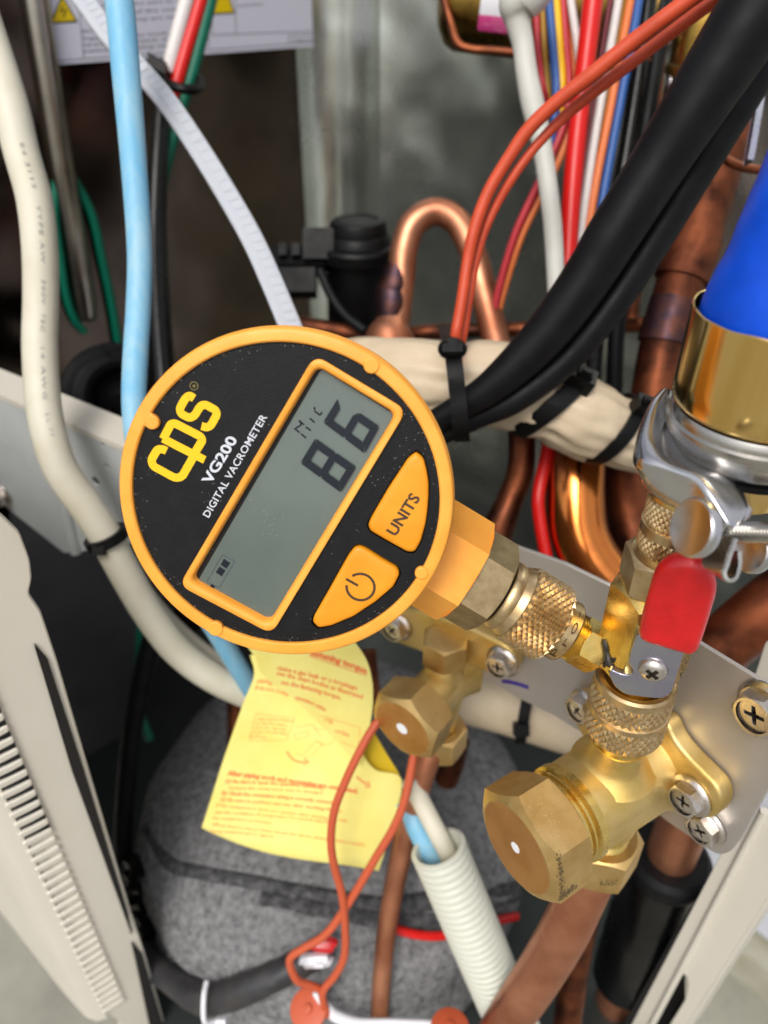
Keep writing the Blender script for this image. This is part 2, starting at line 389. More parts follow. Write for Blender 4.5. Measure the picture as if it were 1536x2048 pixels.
# base pan and lid
def zhit(x, y, z):
    r = ray(x, y); return CAM+r*((z-CAM.z)/r.z)
pan = [zhit(x, y, .195) for x, y in ((345, 2160), (250, 1790), (120, 1420), (30, 1090), (420, 900), (900, 1000), (1330, 1420), (1400, 1780), (1300, 2060), (1260, 2160))]
bp = MB(); bp.flat([[(p.x*1000, p.y*1000) for p in pan]], 3, lambda a, b, c: V((a*.001, b*.001, .195+c*.001)))
tag(bp.build('base_pan', M['pan']), 'dark grey steel base pan under the felt wrapped compressor', 'base pan')

BH = Plane(PP.o+pn*.045, pe, pn)
mb = MB(); mb.flat([fillet([BH.uv(*p) for p in ((20, 880), (352, 985), (318, 1300), (262, 1500), (255, 1640), (120, 1420), (20, 1180))], 3, 3)], 1.0, lambda a, b, c: BH.pt(a, b, c))
tag(mb.build('side_sheet', mat('dark_grey_sheet', '#626367', .42, .4, col2='#525357', vs=14, bump=(90, .03))), 'dark grey metal sheet seen below the left bracket beside the grille panel', 'metal sheet')

# ================================================================ vacuum gauge
D0 = 140
gN = V((0, 0, 0)); gN = (R_*(-.06)+U_*(-.27)-W_).normalized()
gO = P(571, 990, D0)
tx = R_*math.cos(rad(59.2))+U_*math.sin(rad(59.2))
G = Plane(gO, tx, gN)
OUT = [(237, 980), (300, 796), (391, 708), (580, 658), (696, 677), (795, 742), (863, 824), (910, 977), (260, 1108), (344, 1219), (580, 1314), (729, 1269), (832, 1190), (887, 1108)]
import numpy as np
uvs = np.array([G.uv(*p) for p in OUT])
A_ = np.c_[2*uvs, np.ones(len(uvs))]; so_ = np.linalg.lstsq(A_, (uvs**2).sum(1), rcond=None)[0]
gR = float(math.sqrt(so_[2]+so_[0]**2+so_[1]**2)); G.o = G.pt(float(so_[0]), float(so_[1]))
print('gauge R', gR, 'centre px', proj(G.o))
def guv(L, z=0): return [G.uv(x, y, z) for x, y in L]
gauge = thing('vacuum_gauge', 'round orange digital gauge with black face showing 86 on its display', 'gauge', G.o)
mb = MB()
mb.lathe(G.o, -G.n, [(.9, gR-2.5), (.25, gR-2.42), (0, gR-2.15), (0, gR-.55), (.15, gR-.2), (.5, gR), (1.6, gR), (1.9, gR+.25), (2.6, gR+.3), (3.2, gR), (9, gR-.4), (20, gR-1.2), (21.5, gR-3)], n=128, caps=(False, True))
mb.build('housing', M['orange'], gauge, sharp=40)
for x, y, r in ((304, 844, 1.35), (743, 731, 1.4), (431, 1257, 1.5), (843, 1146, 1.25)):
    u, v = G.uv(x, y); l = math.hypot(u, v); lug = MB()
    out = [(u+r*math.cos(a), v+r*math.sin(a)) for a in [2*math.pi*k/24 for k in range(24)]]
    e = (u/l, v/l); k = 1.9
    lug.flat([out], 1.2, lambda a, b, c: G.pt(a, b, c-.3), bev=.25)
    q = (u+e[0]*1.3, v+e[1]*1.3)
    lug.flat([[(u+e[1]*r*.98, v-e[0]*r*.98), (q[0]+e[1]*r, q[1]-e[0]*r), (q[0]-e[1]*r, q[1]+e[0]*r), (u-e[1]*r*.98, v+e[0]*r*.98)]], 1.1, lambda a, b, c: G.pt(a, b, c-.5), bev=.15)
    lug.build('lug', M['orange'], gauge)
BEZ = [(629, 710), (814, 821), (543, 1270), (357, 1172)]
BIN = [(633, 733), (791, 829), (537, 1249), (380, 1163)]
UNI = [(832, 905), (847, 918), (853, 940), (857, 965), (857, 990), (855, 1020), (851, 1048), (841, 1084), (829, 1104), (815, 1104), (775, 1082), (741, 1062), (736, 1050), (743, 1034), (775, 979), (816, 917)]
POW = [(708, 1096), (718, 1093), (731, 1098), (765, 1120), (793, 1136), (799, 1148), (787, 1173), (752, 1203), (707, 1233), (661, 1252), (637, 1256), (625, 1244), (628, 1232), (660, 1176), (697, 1110)]
fz = -.8
disc = [((gR-2.4)*math.cos(2*math.pi*k/120), (gR-2.4)*math.sin(2*math.pi*k/120)) for k in range(120)]
grow = lambda L, k: [((p[0]-sum(q[0] for q in L)/len(L))*k+sum(q[0] for q in L)/len(L), (p[1]-sum(q[1] for q in L)/len(L))*k+sum(q[1] for q in L)/len(L)) for p in L]
bu, bi = fillet(guv(BEZ), 2.3, 6), fillet(guv(BIN), 1.6, 6)
uu, pu = fillet(guv(UNI, -.3), .5, 3), fillet(guv(POW, -.3), .5, 3)
mb = MB(); mb.flat([disc, grow(bu, .99), grow(uu, 1.05), grow(pu, 1.05)], 1.0, lambda a, b, c: G.pt(a, b, fz-.5+c))
face = mb.build('face_plate', M['face'], gauge)
mb = MB(); mb.flat([[(gR*.85*math.cos(2*math.pi*k/60), gR*.85*math.sin(2*math.pi*k/60)) for k in range(60)]], .3, lambda a, b, c: G.pt(a, b, fz-2.4+c)); mb.build('inner_plate', M['black_gap'], gauge)
# bezel round the display, sloping inner wall
mb = MB(); n = len(bu)
lp = [[G.pt(*p, fz-.3) for p in bu], [G.pt(*p, fz+.45) for p in bu], [G.pt(*p, fz+.7) for p in grow(bu, .988)],
      [G.pt(*(V(q)*.62+V(p)*.38), fz+.7) for p, q in zip(bu, bi)], [G.pt(*(V(q)*.9+V(p)*.1), fz+.35) for p, q in zip(bu, bi)], [G.pt(*p, fz-.7) for p in bi], [G.pt(*p, fz-1.6) for p in grow(bi, .99)]]
mb.rings(lp, (False, False)); mb.build('display_bezel', M['orange'], gauge, sharp=50)
mb = MB(); mb.flat([grow(bi, 1.01)], .3, lambda a, b, c: G.pt(a, b, fz-1.5+c))
lcdb = mb.build('display_border', M['black_gap'], gauge)
LZ = fz-1.25
LCD = [(643, 738), (789, 829), (537, 1247), (392, 1168)]
mb = MB(); mb.flat([fillet(guv(LCD, LZ), .6, 3)], .12, lambda a, b, c: G.pt(a, b, LZ-.06+c))
lcd = mb.build('display', M['lcd'], gauge)
gfn = lambda z: (lambda a, b, c: G.pt(a, b, z+c))
def crop2(L): return [(570+x/4.389, 640+y/4.389) for x, y in L]
def crop1(L): return [(230+x/4.389, 640+y/4.389) for x, y in L]
def crop3(L): return [(230+x/4.389, 980+y/4.389) for x, y in L]
def seven(TL, TR, BR, BL, segs):
    q = [V(p) for p in guv(crop2([TL, TR, BR, BL]), LZ)]
    m = lambda u, v: tuple((q[0]*(1-u)+q[1]*u)*(1-v)+(q[3]*(1-u)+q[2]*u)*v)
    a, b, g = .265, .145, .014
    hs_ = lambda v0, v1, vm, s: [(g+.02, v0), (1-g-.02, v0), (1-a, v1), (a, v1)]
    S = {'a': [(g*2, 0), (1-g*2, 0), (1-a, b), (a, b)], 'd': [(g*2, 1), (1-g*2, 1), (1-a, 1-b), (a, 1-b)],
         'g': [(g*2, .5), (a*.75, .5-b/2), (1-a*.75, .5-b/2), (1-g*2, .5), (1-a*.75, .5+b/2), (a*.75, .5+b/2)],
         'f': [(0, g), (a, b+g), (a, .5-b/2-g), (.06, .5-g), (0, .5-g*2)], 'e': [(0, 1-g), (a, 1-b-g), (a, .5+b/2+g), (.06, .5+g), (0, .5+g*2)],
         'b': [(1, g), (1-a, b+g), (1-a, .5-b/2-g), (.94, .5-g), (1, .5-g*2)], 'c': [(1, 1-g), (1-a, 1-b-g), (1-a, .5+b/2+g), (.94, .5+g), (1, .5+g*2)]}
    for s in segs:
        k = MB(); k.flat([[m(*p) for p in S[s]]], .05, gfn(LZ+.45)); k.build('digit_segment', M['lcd_seg'], lcd)
seven((138, 1250), (268, 1036), (628, 1285), (492, 1508), 'abcdefg')
seven((338, 895), (466, 686), (832, 932), (702, 1168), 'acdefg')
mb = MB()
for L in ([(82, 950), (128, 988)], [(140, 998), (186, 1036)], [(122, 880), (168, 920)], [(182, 938), (227, 970)], [(96, 948), (142, 922)], [(142, 922), (132, 890)], [(218, 862), (260, 900)], [(258, 763), (262, 790)], [(258, 797), (308, 836)], [(308, 836), (325, 808)]):
    mb.stroke(guv(crop2(L), LZ), .31, .05, gfn(LZ+.05))
mb.build('unit_legend', M['lcd_seg'], lcd)
mb = MB(); mb.stroke(guv(crop3([(942, 570), (1052, 626), (913, 860), (806, 804)]), LZ), .14, .05, gfn(LZ+.05), closed=True)
mb.build('battery_outline', M['lcd_faint'], lcd)
for L in ([(957, 603), (1012, 640), (980, 690), (928, 655)], [(917, 672), (970, 705), (938, 757), (886, 722)], [(850, 823), (882, 845), (862, 868), (830, 847)]):
    mb = MB(); mb.flat([guv(crop3(L), LZ)], .05, gfn(LZ+.05)); mb.build('battery_cell', M['lcd_seg'], lcd)
# buttons
for nm, L, lb in (('units_button', uu, None), ('power_button', pu, None)):
    n = len(L); mb = MB()
    mb.rings([[G.pt(*p, fz-2) for p in L], [G.pt(*p, fz+.25) for p in L], [G.pt(*p, fz+.6) for p in grow(L, .965)], [G.pt(*p, fz+.75) for p in grow(L, .9)], [G.pt(*p, fz+.8) for p in grow(L, .7)]], (False, True))
    o = mb.build(nm, M['button'], gauge, sharp=60)
    if nm == 'units_button': ub = o
    else: pb = o
def ptext(pl, body, BL, BR, TL, z, bold=0., th=.06, res=3, space=1.0):
    a, b, c = [V(pl.uv(*p, z)) for p in (BL, BR, TL)]
    return MB().text(body, lambda u, v, w: pl.pt(*(a+(b-a)*u+(c-a)*v), z+w), th, bold, res, space)
bz = fz+.82
ptext(G, 'UNITS', (791, 1073), (841, 996), (771, 1061), bz, .25, .12).build('lettering', M['print_brown'], ub)
u0, v0 = G.uv(721, 1174, bz); rr = 2.62
mb = MB(); a0 = math.atan2(*(lambda p, q: (p[1]-q[1], p[0]-q[0]))(G.uv(692, 1157, bz), (u0, v0)))
mb.stroke([(u0+rr*math.cos(a0+t), v0+rr*math.sin(a0+t)) for t in [.42+k*(2*math.pi-.84)/40 for k in range(41)]], .47, .12, gfn(bz))
mb.stroke(guv([(692, 1157.7), (715.8, 1171)], bz), .47, .12, gfn(bz)); mb.build('power_symbol', M['print_brown'], pb)
# printing on the face
tz = fz+.01
ptext(G, 'VG200', (421, 969.5), (475.5, 878.5), (401.5, 960.5), tz, .28).build('model_lettering', M['print_white'], face)
ptext(G, 'DIGITAL VACROMETER', (417.5, 1036), (535, 834), (404.5, 1028.5), tz, .12, space=1.06).build('name_lettering', M['print_white'], face)
mb = MB()
for zi, (L, w) in enumerate((([(452, 1150), (425, 1135), (375, 1133), (318, 1228), (334, 1282), (530, 1388), (588, 1376), (694, 1190)], 1.5), ([(420, 1040), (788, 1228)], 1.5),
             ([(422, 1045), (492, 912), (530, 908), (752, 1022), (768, 1055), (706, 1158)], 1.5),
             ([(695, 688), (655, 660), (618, 688), (568, 778), (580, 822), (655, 862), (700, 838), (752, 752), (796, 742), (884, 790), (896, 828), (842, 926), (806, 944), (760, 930)], 1.45))):
    mb.stroke(fillet(guv(crop1(L), tz), .9, 4, closed=False), w, .06+.02*zi, gfn(tz+.01*zi))
mb.build('logo_lettering', M['print_yellow'], face)
mb = MB(); u0, v0 = G.uv(388, 771.7, tz)
mb.stroke([(u0+.72*math.cos(k*math.pi/12), v0+.72*math.sin(k*math.pi/12)) for k in range(24)], .1, .05, gfn(tz), closed=True)
ptext(G, 'R', (390.5, 775.5), (393, 770), (384.5, 772.5), tz, .05).add([], []).build('registered_letter', M['print_olive'], face)
mb.build('registered_ring', M['print_olive'], face)

def grime(par, m, pts, z, r=(.05, .16), name='grime_marks'):
    mb = MB()
    for u, v in pts:
        q = random.uniform(*r); mb.flat([[(u+q*random.uniform(.5, 1.2)*math.cos(a), v+q*random.uniform(.5, 1.2)*math.sin(a)) for a in [2*math.pi*k/7 for k in range(7)]]], .012, lambda a, b, c: G.pt(a, b, z+c))
    mb.build(name, m, par, smooth=False)
dust = mat('pale_dust', '#b9b2a2', .9, spec=.1); dirt = mat('brown_grime', '#8a5a20', .8, spec=.1)
pts_ = []
for i in range(170):
    a = random.uniform(0, 2*math.pi); q = gR-2.5-abs(random.gauss(0, .5)); pts_.append((q*math.cos(a), q*math.sin(a)))
grime(face, dust, pts_, fz+.012, (.03, .075), 'dust_specks')
pts_ = []
for i in range(150):
    k = random.randrange(4); a, b = V(BIN[k]), V(BIN[(k+1) % 4]); 
    if k in (3,) and random.random() < .7: continue
    t = random.random(); c = a.lerp(b, t)+(V((582, 991))-a.lerp(b, t))*abs(random.gauss(.02, .05)); pts_.append(G.uv(c.x, c.y, LZ))
grime(lcd, dust, pts_, LZ+.08, (.02, .055), 'dust_specks')
pts_ = []
for i in range(26):
    a = random.uniform(0, 2*math.pi); q = gR-random.uniform(.7, 2.0); pts_.append((q*math.cos(a), q*math.sin(a)))
grime([o for o in gauge.children if o.name.startswith('housing')][0], dirt, pts_, .004, (.02, .07))
grime(pb, dirt, [G.uv(random.gauss(702, 8), random.gauss(1160, 9), fz+.8) for i in range(30)], fz+.805, (.02, .06))

# stem of the gauge: lies in the plane of the housing, half a body depth behind the face
sp = Plane(G.o, -G.y, G.x)
def sq(x, y):
    q = sp.hit(x, y)-G.o; return q.dot(-G.y)*1000, -q.dot(G.n)*1000
dlt = sq(1062, 1222)[1]
print('stem offset', dlt, [round(sq(x, 1222+.6*(x-1062))[0], 1) for x in (880, 930, 985, 1000, 1030, 1105, 1130, 1150, 1178, 1235)], proj(G.o-G.n*.001*dlt-G.y*.001*sq(1235, 1326)[0]))
S0 = G.o-G.n*.001*dlt; SD = -G.y
def st(x): return sq(x, 1222+.6*(x-1062))[0]
def S(x): return S0+SD*(st(x)*.001)
Dm = proj(S(1062))[2]
pr = lambda r: r*Dm/F
mb = MB(); href = G.n*math.cos(rad(42))+G.x*math.sin(rad(42))
mb.hexn(S(790), SD, st(932)-st(790), pr(112), False, True, ref=href, steep=.12, rc=1.05); mb.build('neck', M['orange'], gauge)
mb = MB(); mb.hexn(S(925), SD, st(990)-st(925), pr(100), False, True, ref=href, steep=.5, rc=.985); mb.build('hex_nut', M['nutbrass'], gauge)
mb = MB(); mb.lathe(S(980), SD, [(0, pr(60)), (st(1004)-st(980), pr(60))]); mb.build('gasket', M['black'], gauge)

cp = thing('knurled_coupler', 'bronze knurled coupler nut joining the orange gauge to the brass side port', 'coupler nut', S(1000))
t0 = st(998); T = lambda x: st(x)-t0
mb = MB(); mb.lathe(S(998), SD, [(0, pr(58)), (0, pr(68)), (.6, pr(72)), (T(1012), pr(73)), (T(1018), pr(70)), (T(1024), pr(74)), (T(1031), pr(76))], n=48, caps=(True, False)); mb.build('collar', M['knurlbrass'], cp)
mb = MB(); mb.knurl(S(1031), SD, T(1107)-T(1031), pr(75), .85, 27, 15); mb.build('knurled_sleeve', M['knurlbrass'], cp, smooth=False)
mb = MB(); mb.lathe(S(1107), SD, [(0, pr(70)), (0, pr(66)), (T(1131)-T(1107), pr(65)), (T(1135)-T(1107), pr(61)), (T(1135)-T(1107), pr(30))], n=48, caps=(False, True)); band = mb.build('smooth_band', M['knurlbrass'], cp)
bx, by, _ = basis(SD); view = (CAM-S(1120)); va = math.atan2(view.dot(by), view.dot(bx))
def cyl(A, d, r):
    X, Y, d = basis(d)
    return lambda ang, t, w: A+d*(t*.001)+(X*math.cos(ang)+Y*math.sin(ang))*((r+w)*.001)
cf = cyl(S(1107), SD, pr(66)+.03); bl = T(1131)-T(1107)
mb = MB(); mb.text('Pro-', lambda u, v, w: cf(va+.95-1.75*u, bl*(.78-.55*v), w+.01), .05, -.12, 2, 1.25); mb.build('lettering', M['engrave'], band)

# ================================================================ brass service valves, plate
d57, n57 = hor(57); d36, n36 = hor(37)
A0 = P(1031, 1695, 178)
ax0 = (P(1290, 1530, 198.5)-A0); ax0.z = 0; ax0.normalize()
Bq = A0+ax0*.047
print('big valve base', proj(Bq), ax0)
dR = V((-ax0.y, ax0.x, 0)); dR = V((ax0.y, -ax0.x, 0)); nR = -ax0
RP = Plane(Bq, dR, nR)
bend = RP.hit(1215, 1300)
dL, nL = hor(37)
LP = Plane(bend, dL, nL)
vp = thing('valve_plate', 'bent grey metal plate that carries both brass valves and hex screws', 'plate', bend)
mb = MB(); right = [(1233, 1178), (1300, 1224), (1400, 1288), (1570, 1392), (1580, 1500), (1478, 1682), (1458, 1706), (1434, 1710), (1330, 1640), (1240, 1560), (1172, 1475), (1158, 1462)]
left = [(640, 960), (1030, 1093), (1130, 1128), (1234, 1179), (1159, 1463), (1110, 1432), (1040, 1398), (950, 1345), (850, 1302), (640, 1215)]
mb.flat([fillet([RP.uv(*p) for p in right], 2, 3)], 1.2, lambda a, b, c: RP.pt(a, b, c-.6), bev=.15)
mb.build('plate_wing', M['plate'], vp)
mb = MB(); mb.flat([fillet([LP.uv(*p) for p in left], 1, 3)], 1.2, lambda a, b, c: LP.pt(a, b, c-.6), bev=.15); wing = mb.build('plate_wing', M['plate'], vp)
mb = MB(); mb.stroke([LP.uv(*p, .02) for p in ((1003, 1362), (1020, 1364), (1040, 1369), (1057, 1375))], 1.5, .04, lambda a, b, c: LP.pt(a, b, c+.03)); mb.build('purple_mark', M['purple'], wing)

def valve_cap(par, A, d, L, R, hub, dot, ref, tilt=0):
    """hexagon cap: A centre of its front face, d towards the body"""
    mb = MB(); mb.hexn(A, d, L, R, True, True, ref=ref, steep=.55, rc=.9); c = mb.build('valve_cap', M['capbrass'], par, sharp=20)
    mb = MB(); mb.lathe(A-d*.00002, d, [(0, 0.01)]+[((.004 if i % 2 else 0), R*.755*i/30) for i in range(1, 31)]+[(.25, R*.775)], n=48, caps=(False, False), ref=ref); mb.build('cap_face', mat('turned_brass_'+str(R), '#dca866', .45, 1, col2='#cf9852', vs=90, rvar=.08, bump=(900, .05)), c)
    mb = MB(); x, y, _ = basis(d, ref); mb.lathe(A-d*.0001, d, [(0, .01), (0, dot), (.08, dot)], n=20, caps=(True, False)); mb.build('white_dot', M['dot'], c)
    return c
up = V((0, 0, 1))
big = thing('service_valve', 'large cast brass service valve with wide hex cap and white dot', 'valve', Bq)
rb = up*math.cos(rad(48))+V((ax0.y, -ax0.x, 0))*math.sin(rad(48))
K = 1.078
kl = lambda prof: [(t*K, r*K) for t, r in prof]
valve_cap(big, A0, ax0, 11.5*K, 13.6*K, 0, 1.3*K, rb)
mb = MB(); mb.lathe(A0+ax0*.0115*K, ax0, kl([(0, 9.5), (.2, 10.4), (1, 10.4), (1.3, 9.9), (1.7, 10.6), (2.3, 10.6), (2.6, 10.2), (3.2, 11.2), (5, 11.2), (5.2, 10.6)]), n=56, caps=(False, False)); mb.build('thread_ring', M['shinybrass'], big)
# body: round on top, flattened flanks and a flat lower side, flaring at the plate
def bodyring(t, r, fl):
    X = V((ax0.y, -ax0.x, 0)); out = []
    for k in range(40):
        a = 2*math.pi*k/40; x, z = r*math.cos(a), r*math.sin(a)
        z = max(z, -r*.72); x = max(min(x, r*.93), -r*.93)
        out.append(A0+ax0*(t*.001*K)+(X*x+up*z)*(.001*fl*K))
    return out
def on_axis(px_):
    return min((abs(proj(A0+ax0*(l*.0001))[0]-px_), l) for l in range(150, 500))[1]*.0001
Cc = A0+ax0*on_axis(1213); Cb = A0+ax0*on_axis(1240)                # upper and lower column through the body
print('columns', on_axis(1213), proj(Cc), proj(Cb))
mb = MB()
mb.rings([bodyring(t, 10.6, f) for t, f in ((15.6, .96), (16, 1), (20, 1.01), (32, 1.03), (38, 1.05), (40, 1.14), (43.5, 1.3))], (True, True))
mb.lathe(Cb-up*.0165*K, up, kl([(0, 6.6), (2.2, 6.8), (6, 7.6), (9, 9)]), n=40, caps=(True, False))
mb.lathe(Cc+up*.008*K, up, kl([(0, 9.5), (1.6, 8), (3, 6.9), (4.2, 6.2), (9, 6)]), n=40, caps=(False, True))
mb.build('valve_body', M['brass'], big, sharp=28)
mb = MB(); mb.lathe(Cb-up*.0245*K, up, kl([(0, 5.4), (2, 5.4), (2.4, 5.9), (3, 5.4), (3.6, 5.9), (4.2, 5.4), (4.8, 5.9), (5.4, 5.6), (8.3, 5.6)]), n=40, caps=(True, False)); mb.build('flare_thread', M['shinybrass'], big)
mb = MB(); mb.hexn(Cb-up*.0345*K, up, 12.4*K, 9.8*K, True, True, ref=rb.cross(up)+V((.35, .1, 0)), hole=5.9*K, steep=.6); nutb = mb.build('flare_nut', M['capbrass'], big, sharp=20)
fl = [(1138, 1405), (1150, 1384), (1185, 1384), (1265, 1400), (1338, 1442), (1352, 1478), (1376, 1508), (1440, 1572), (1448, 1606), (1434, 1634), (1400, 1636), (1336, 1596), (1250, 1575), (1160, 1462)]
mb = MB(); mb.flat([fillet([RP.uv(*p, 4.5) for p in fl], 4, 5)], 5.2, lambda a, b, c: RP.pt(a, b, c+2.7), bev=1.1, bres=3); mb.build('mounting_flange', M['brass'], big, sharp=50)
Bs = LP.hit(915, 1335)
nS = V((-.60, -.80, 0)).normalized()
best = min((math.hypot(proj(Bs+nS*(l*.001))[0]-802, proj(Bs+nS*(l*.001))[1]-1453), l) for l in range(15, 60)); print('small valve', proj(Bs), best)
LS = best[1]*.001; As = Bs+nS*LS; dS = -nS
small = thing('service_valve', 'smaller cast brass service valve below the gauge rim with hex cap', 'valve', Bs)
rs = up*math.cos(rad(8))+V((dS.y, -dS.x, 0))*math.sin(rad(8)); ks = proj(As)[2]/F
valve_cap(small, As, dS, 11, ks*84, 0, ks*13, rs)
mb = MB()
def br2(t, r, f):
    X = V((dS.y, -dS.x, 0)); return [As+dS*(t*.001)+(X*max(min(r*math.cos(2*math.pi*k/32), r*.9), -r*.9)+up*r*math.sin(2*math.pi*k/32))*(.001*f) for k in range(32)]
rS = ks*52; LL = LS*1000
mb.rings([br2(t, rS, f) for t, f in ((10.5, .9), (12, 1), (LL-8, 1), (LL-4, 1.1), (LL-.1, 1.35))])
Cs = As+dS*(LL-8.5)*.001; print('small col', proj(Cs), proj(Cs+up*.012), proj(Cs-up*.018))
mb.lathe(Cs-up*.0165, up, [(0, ks*36), (6, ks*40), (12, ks*46), (17, ks*48), (21, ks*46), (24, ks*38), (27.5, ks*34), (28, ks*30)], n=36)
mb.build('valve_body', M['brass'], small, sharp=40)
mb = MB(); mb.lathe(Cs-up*.0215, up, [(0, ks*34), (6, ks*34)], n=32); mb.build('flare_thread', M['shinybrass'], small)
mb = MB(); mb.hexn(Cs-up*.030, up, 10.5, ks*62, True, True, ref=V((.4, -.9, 0)), hole=ks*36, steep=.6); nuts = mb.build('flare_nut', M['capbrass'], small, sharp=20)
mb = MB(); mb.hexn(Cs+up*.0108, up, 9, ks*50, True, True, ref=V((.8, -.6, 0)), steep=.5); mb.build('port_cap', M['capbrass'], small, sharp=20)
fl = [(838, 1218), (935, 1250), (1012, 1288), (1036, 1316), (1030, 1350), (1002, 1356), (940, 1328), (860, 1310), (775, 1278), (752, 1250), (765, 1222), (795, 1212)]
mb = MB(); mb.flat([fillet([LP.uv(*p, 5) for p in fl], 3, 5)], 5.5, lambda a, b, c: LP.pt(a, b, c+2.8), bev=1.2, bres=3); mb.build('mounting_flange', M['brass'], small, sharp=50)

def mesh_bvh(*obs):
    vs, fs = [], []
    for o in obs:
        n0 = len(vs); vs += [tuple(v.co+V(ORG[o.name])) for v in o.data.vertices]; fs += [tuple(i+n0 for i in p.vertices) for p in o.data.polygons]
    return BVHTree.FromPolygons(vs, fs)
def on(bv, x, y, off):
    h = bv.ray_cast(CAM, ray(x, y).normalized()); return (h[0] if h[0] else P(x, y, 400))-ray(x, y).normalized()*(off*.001)
def blotches(par, name, spots, m, n=26, r=(.00025, .0007)):
    bv = mesh_bvh(par); mb = MB()
    for x0, y0, x1, y1, wd_ in spots:
        for i in range(n):
            t = random.random(); x, y = x0+(x1-x0)*t+random.gauss(0, wd_), y0+(y1-y0)*t+random.gauss(0, wd_)
            h = bv.ray_cast(CAM, ray(x, y).normalized())
            if h[0] is None: continue
            nn = h[1] if h[1].dot(CAM-h[0]) > 0 else -h[1]; X, Y, Z = basis(nn); q = random.uniform(*r)
            mb.lathe(h[0]+nn*.00003, nn, [(0, q*1000), (.012, q*700)], n=7, caps=(False, True))
    if mb.v: mb.build(name, m, par, smooth=False)
tar = mat('brass_tarnish', '#7d6a48', .6, .7); tar2 = mat('brass_scuff', '#f0dcae', .35, 1)
bcap = [o for o in big.children if o.name.startswith('valve_cap')][0]
blotches(bcap, 'tarnish_marks', [(1118, 1708, 1126, 1792, 3.2), (1122, 1796, 1150, 1772, 2.5)], tar, 150, (.00008, .0003))
blotches(bcap, 'scuff_marks', [(1050, 1600, 1110, 1650, 18)], tar2, 22, (.00005, .00013))
blotches(nutb, 'tarnish_marks', [(1146, 1800, 1152, 1820, 3), (1200, 1768, 1235, 1764, 2.5)], tar, 60, (.00008, .00028))
scap = [o for o in small.children if o.name.startswith('valve_cap')][0]
blotches(scap, 'tarnish_marks', [(895, 1450, 885, 1490, 2.5)], tar, 50, (.00008, .00028))

# ---------------------------------------------------------------- hex screws
def make_screw():
    t = thing('hex_screw', 'x', 'screw', (0, 0, 0), 'cross head hex screws on the metal plates')
    z = V((0, 0, 1)); o = V((0, 0, 0))
    mb = MB(); mb.lathe(o, z, [(0, 5.3), (.5, 5.4), (.9, 5.1), (1.3, 4.5)], n=36, caps=(True, True)); mb.build('washer_flange', M['screw'], t, local=True)
    mb = MB(); mb.hexn(o+z*.0011, z, 2.9, 4.35, False, True, steep=.5, hole=3.15, rc=.96); mb.build('hex_head', M['screw'], t, sharp=25)
    cross = []; a, b = 1.9, .42
    for k in range(4):
        q = [(a, -b*.8), (a, b*.8), (b, b)]; cs, sn = [(1, 0), (0, 1), (-1, 0), (0, -1)][k]
        cross += [(x*cs-y*sn, x*sn+y*cs) for x, y in q]
    ring = [(3.2*math.cos(2*math.pi*k/32), 3.2*math.sin(2*math.pi*k/32)) for k in range(32)]
    mb = MB(); mb.flat([ring, cross], 1.2, lambda u, v, w: V((u, v, w+2.85))*.001, bev=.08); d = mb.build('head_dish', M['screw'], t)
    mb = MB(); mb.lathe(V((0, 0, .0012)), z, [(0, 2.6), (.6, 2.6)], n=20); mb.build('cross_recess', M['recess'], d)
    return t
scr = make_screw(); first = True
def put_screw(pos, nrm, label, sc=1.0, spin=0):
    global first
    r = scr if first else scr.copy()
    if not first:
        COL.objects.link(r)
        for ch in list(scr.children):
            c = ch.copy(); COL.objects.link(c); c.parent = r
            for g in list(ch.children):
                e = g.copy(); COL.objects.link(e); e.parent = c
    first = False
    q = V(nrm).to_track_quat('Z', 'Y').to_euler(); r.rotation_mode = 'QUATERNION'
    from mathutils import Quaternion
    r.rotation_quaternion = V(nrm).to_track_quat('Z', 'Y') @ Quaternion((0, 0, 1), rad(spin)); r.scale = (sc,)*3; r.location = pos; r['label'] = label
put_screw(RP.hit(1384, 1590, 5.4), nR, 'hex screw on the front brass flange lobe of the large valve', 1, 12)
put_screw(RP.hit(1416, 1650, .2), nR, 'hex screw at the lower corner of the grey plate, below the brass flange', .95, 40)
put_screw(RP.hit(1532, 1415, .2), nR, 'hex screw near the upper outer end of the grey plate', 1.2, 20)
put_screw(RP.hit(1170, 1412, 5.4), nR, 'hex screw half hidden behind the lower knurled nut', .95, 70)
put_screw(LP.hit(1006, 1322, 5.7), nL, 'hex screw on the small valve flange beside the purple mark', .95*ks/ks, 8)
put_screw(LP.hit(796, 1250, 5.7), nL, 'hex screw tucked under the lower gauge rim', 1, 55)

# ================================================================ charging valve with red lever (stands upright on the big valve)
def vert_at(base, py):
    """height (m) above base at which its vertical line shows at photo row py"""
    lo, hi = -.3, .3
    for _ in range(50):
        m = (lo+hi)/2
        if proj(base+up*m)[1] > py: lo = m
        else: hi = m
    return lo
class Col:
    """vertical axis with sizes traced in pixels"""
    def __init__(s, base): s.b = V(base)
    def at(s, py): return s.b+up*vert_at(s.b, py)
    def mm(s, r, py): return r*proj(s.at(py))[2]/F
CV = Col(Cc)
cvt = thing('charging_valve', 'brass ball valve with red lever standing between two knurled nuts', 'valve', CV.at(1490))
zz = lambda y0, y1: (CV.at(y1)-CV.at(y0)).length*1000
def clathe(segs, n=48, caps=(True, True)):
    """segs: (py, r px)"""
    y0 = segs[0][0]; base = CV.at(y0); mb = MB()
    return mb.lathe(base, up, [((CV.at(y)-base).dot(up)*1000, CV.mm(r, y)) for y, r in segs], n=n, caps=caps)
mb = clathe([(1500, 52), (1468, 54), (1466, 60), (1462, 62), (1458, 58), (1454, 66), (1450, 70)]); mb.build('lower_ring', M['shinybrass'], cvt)
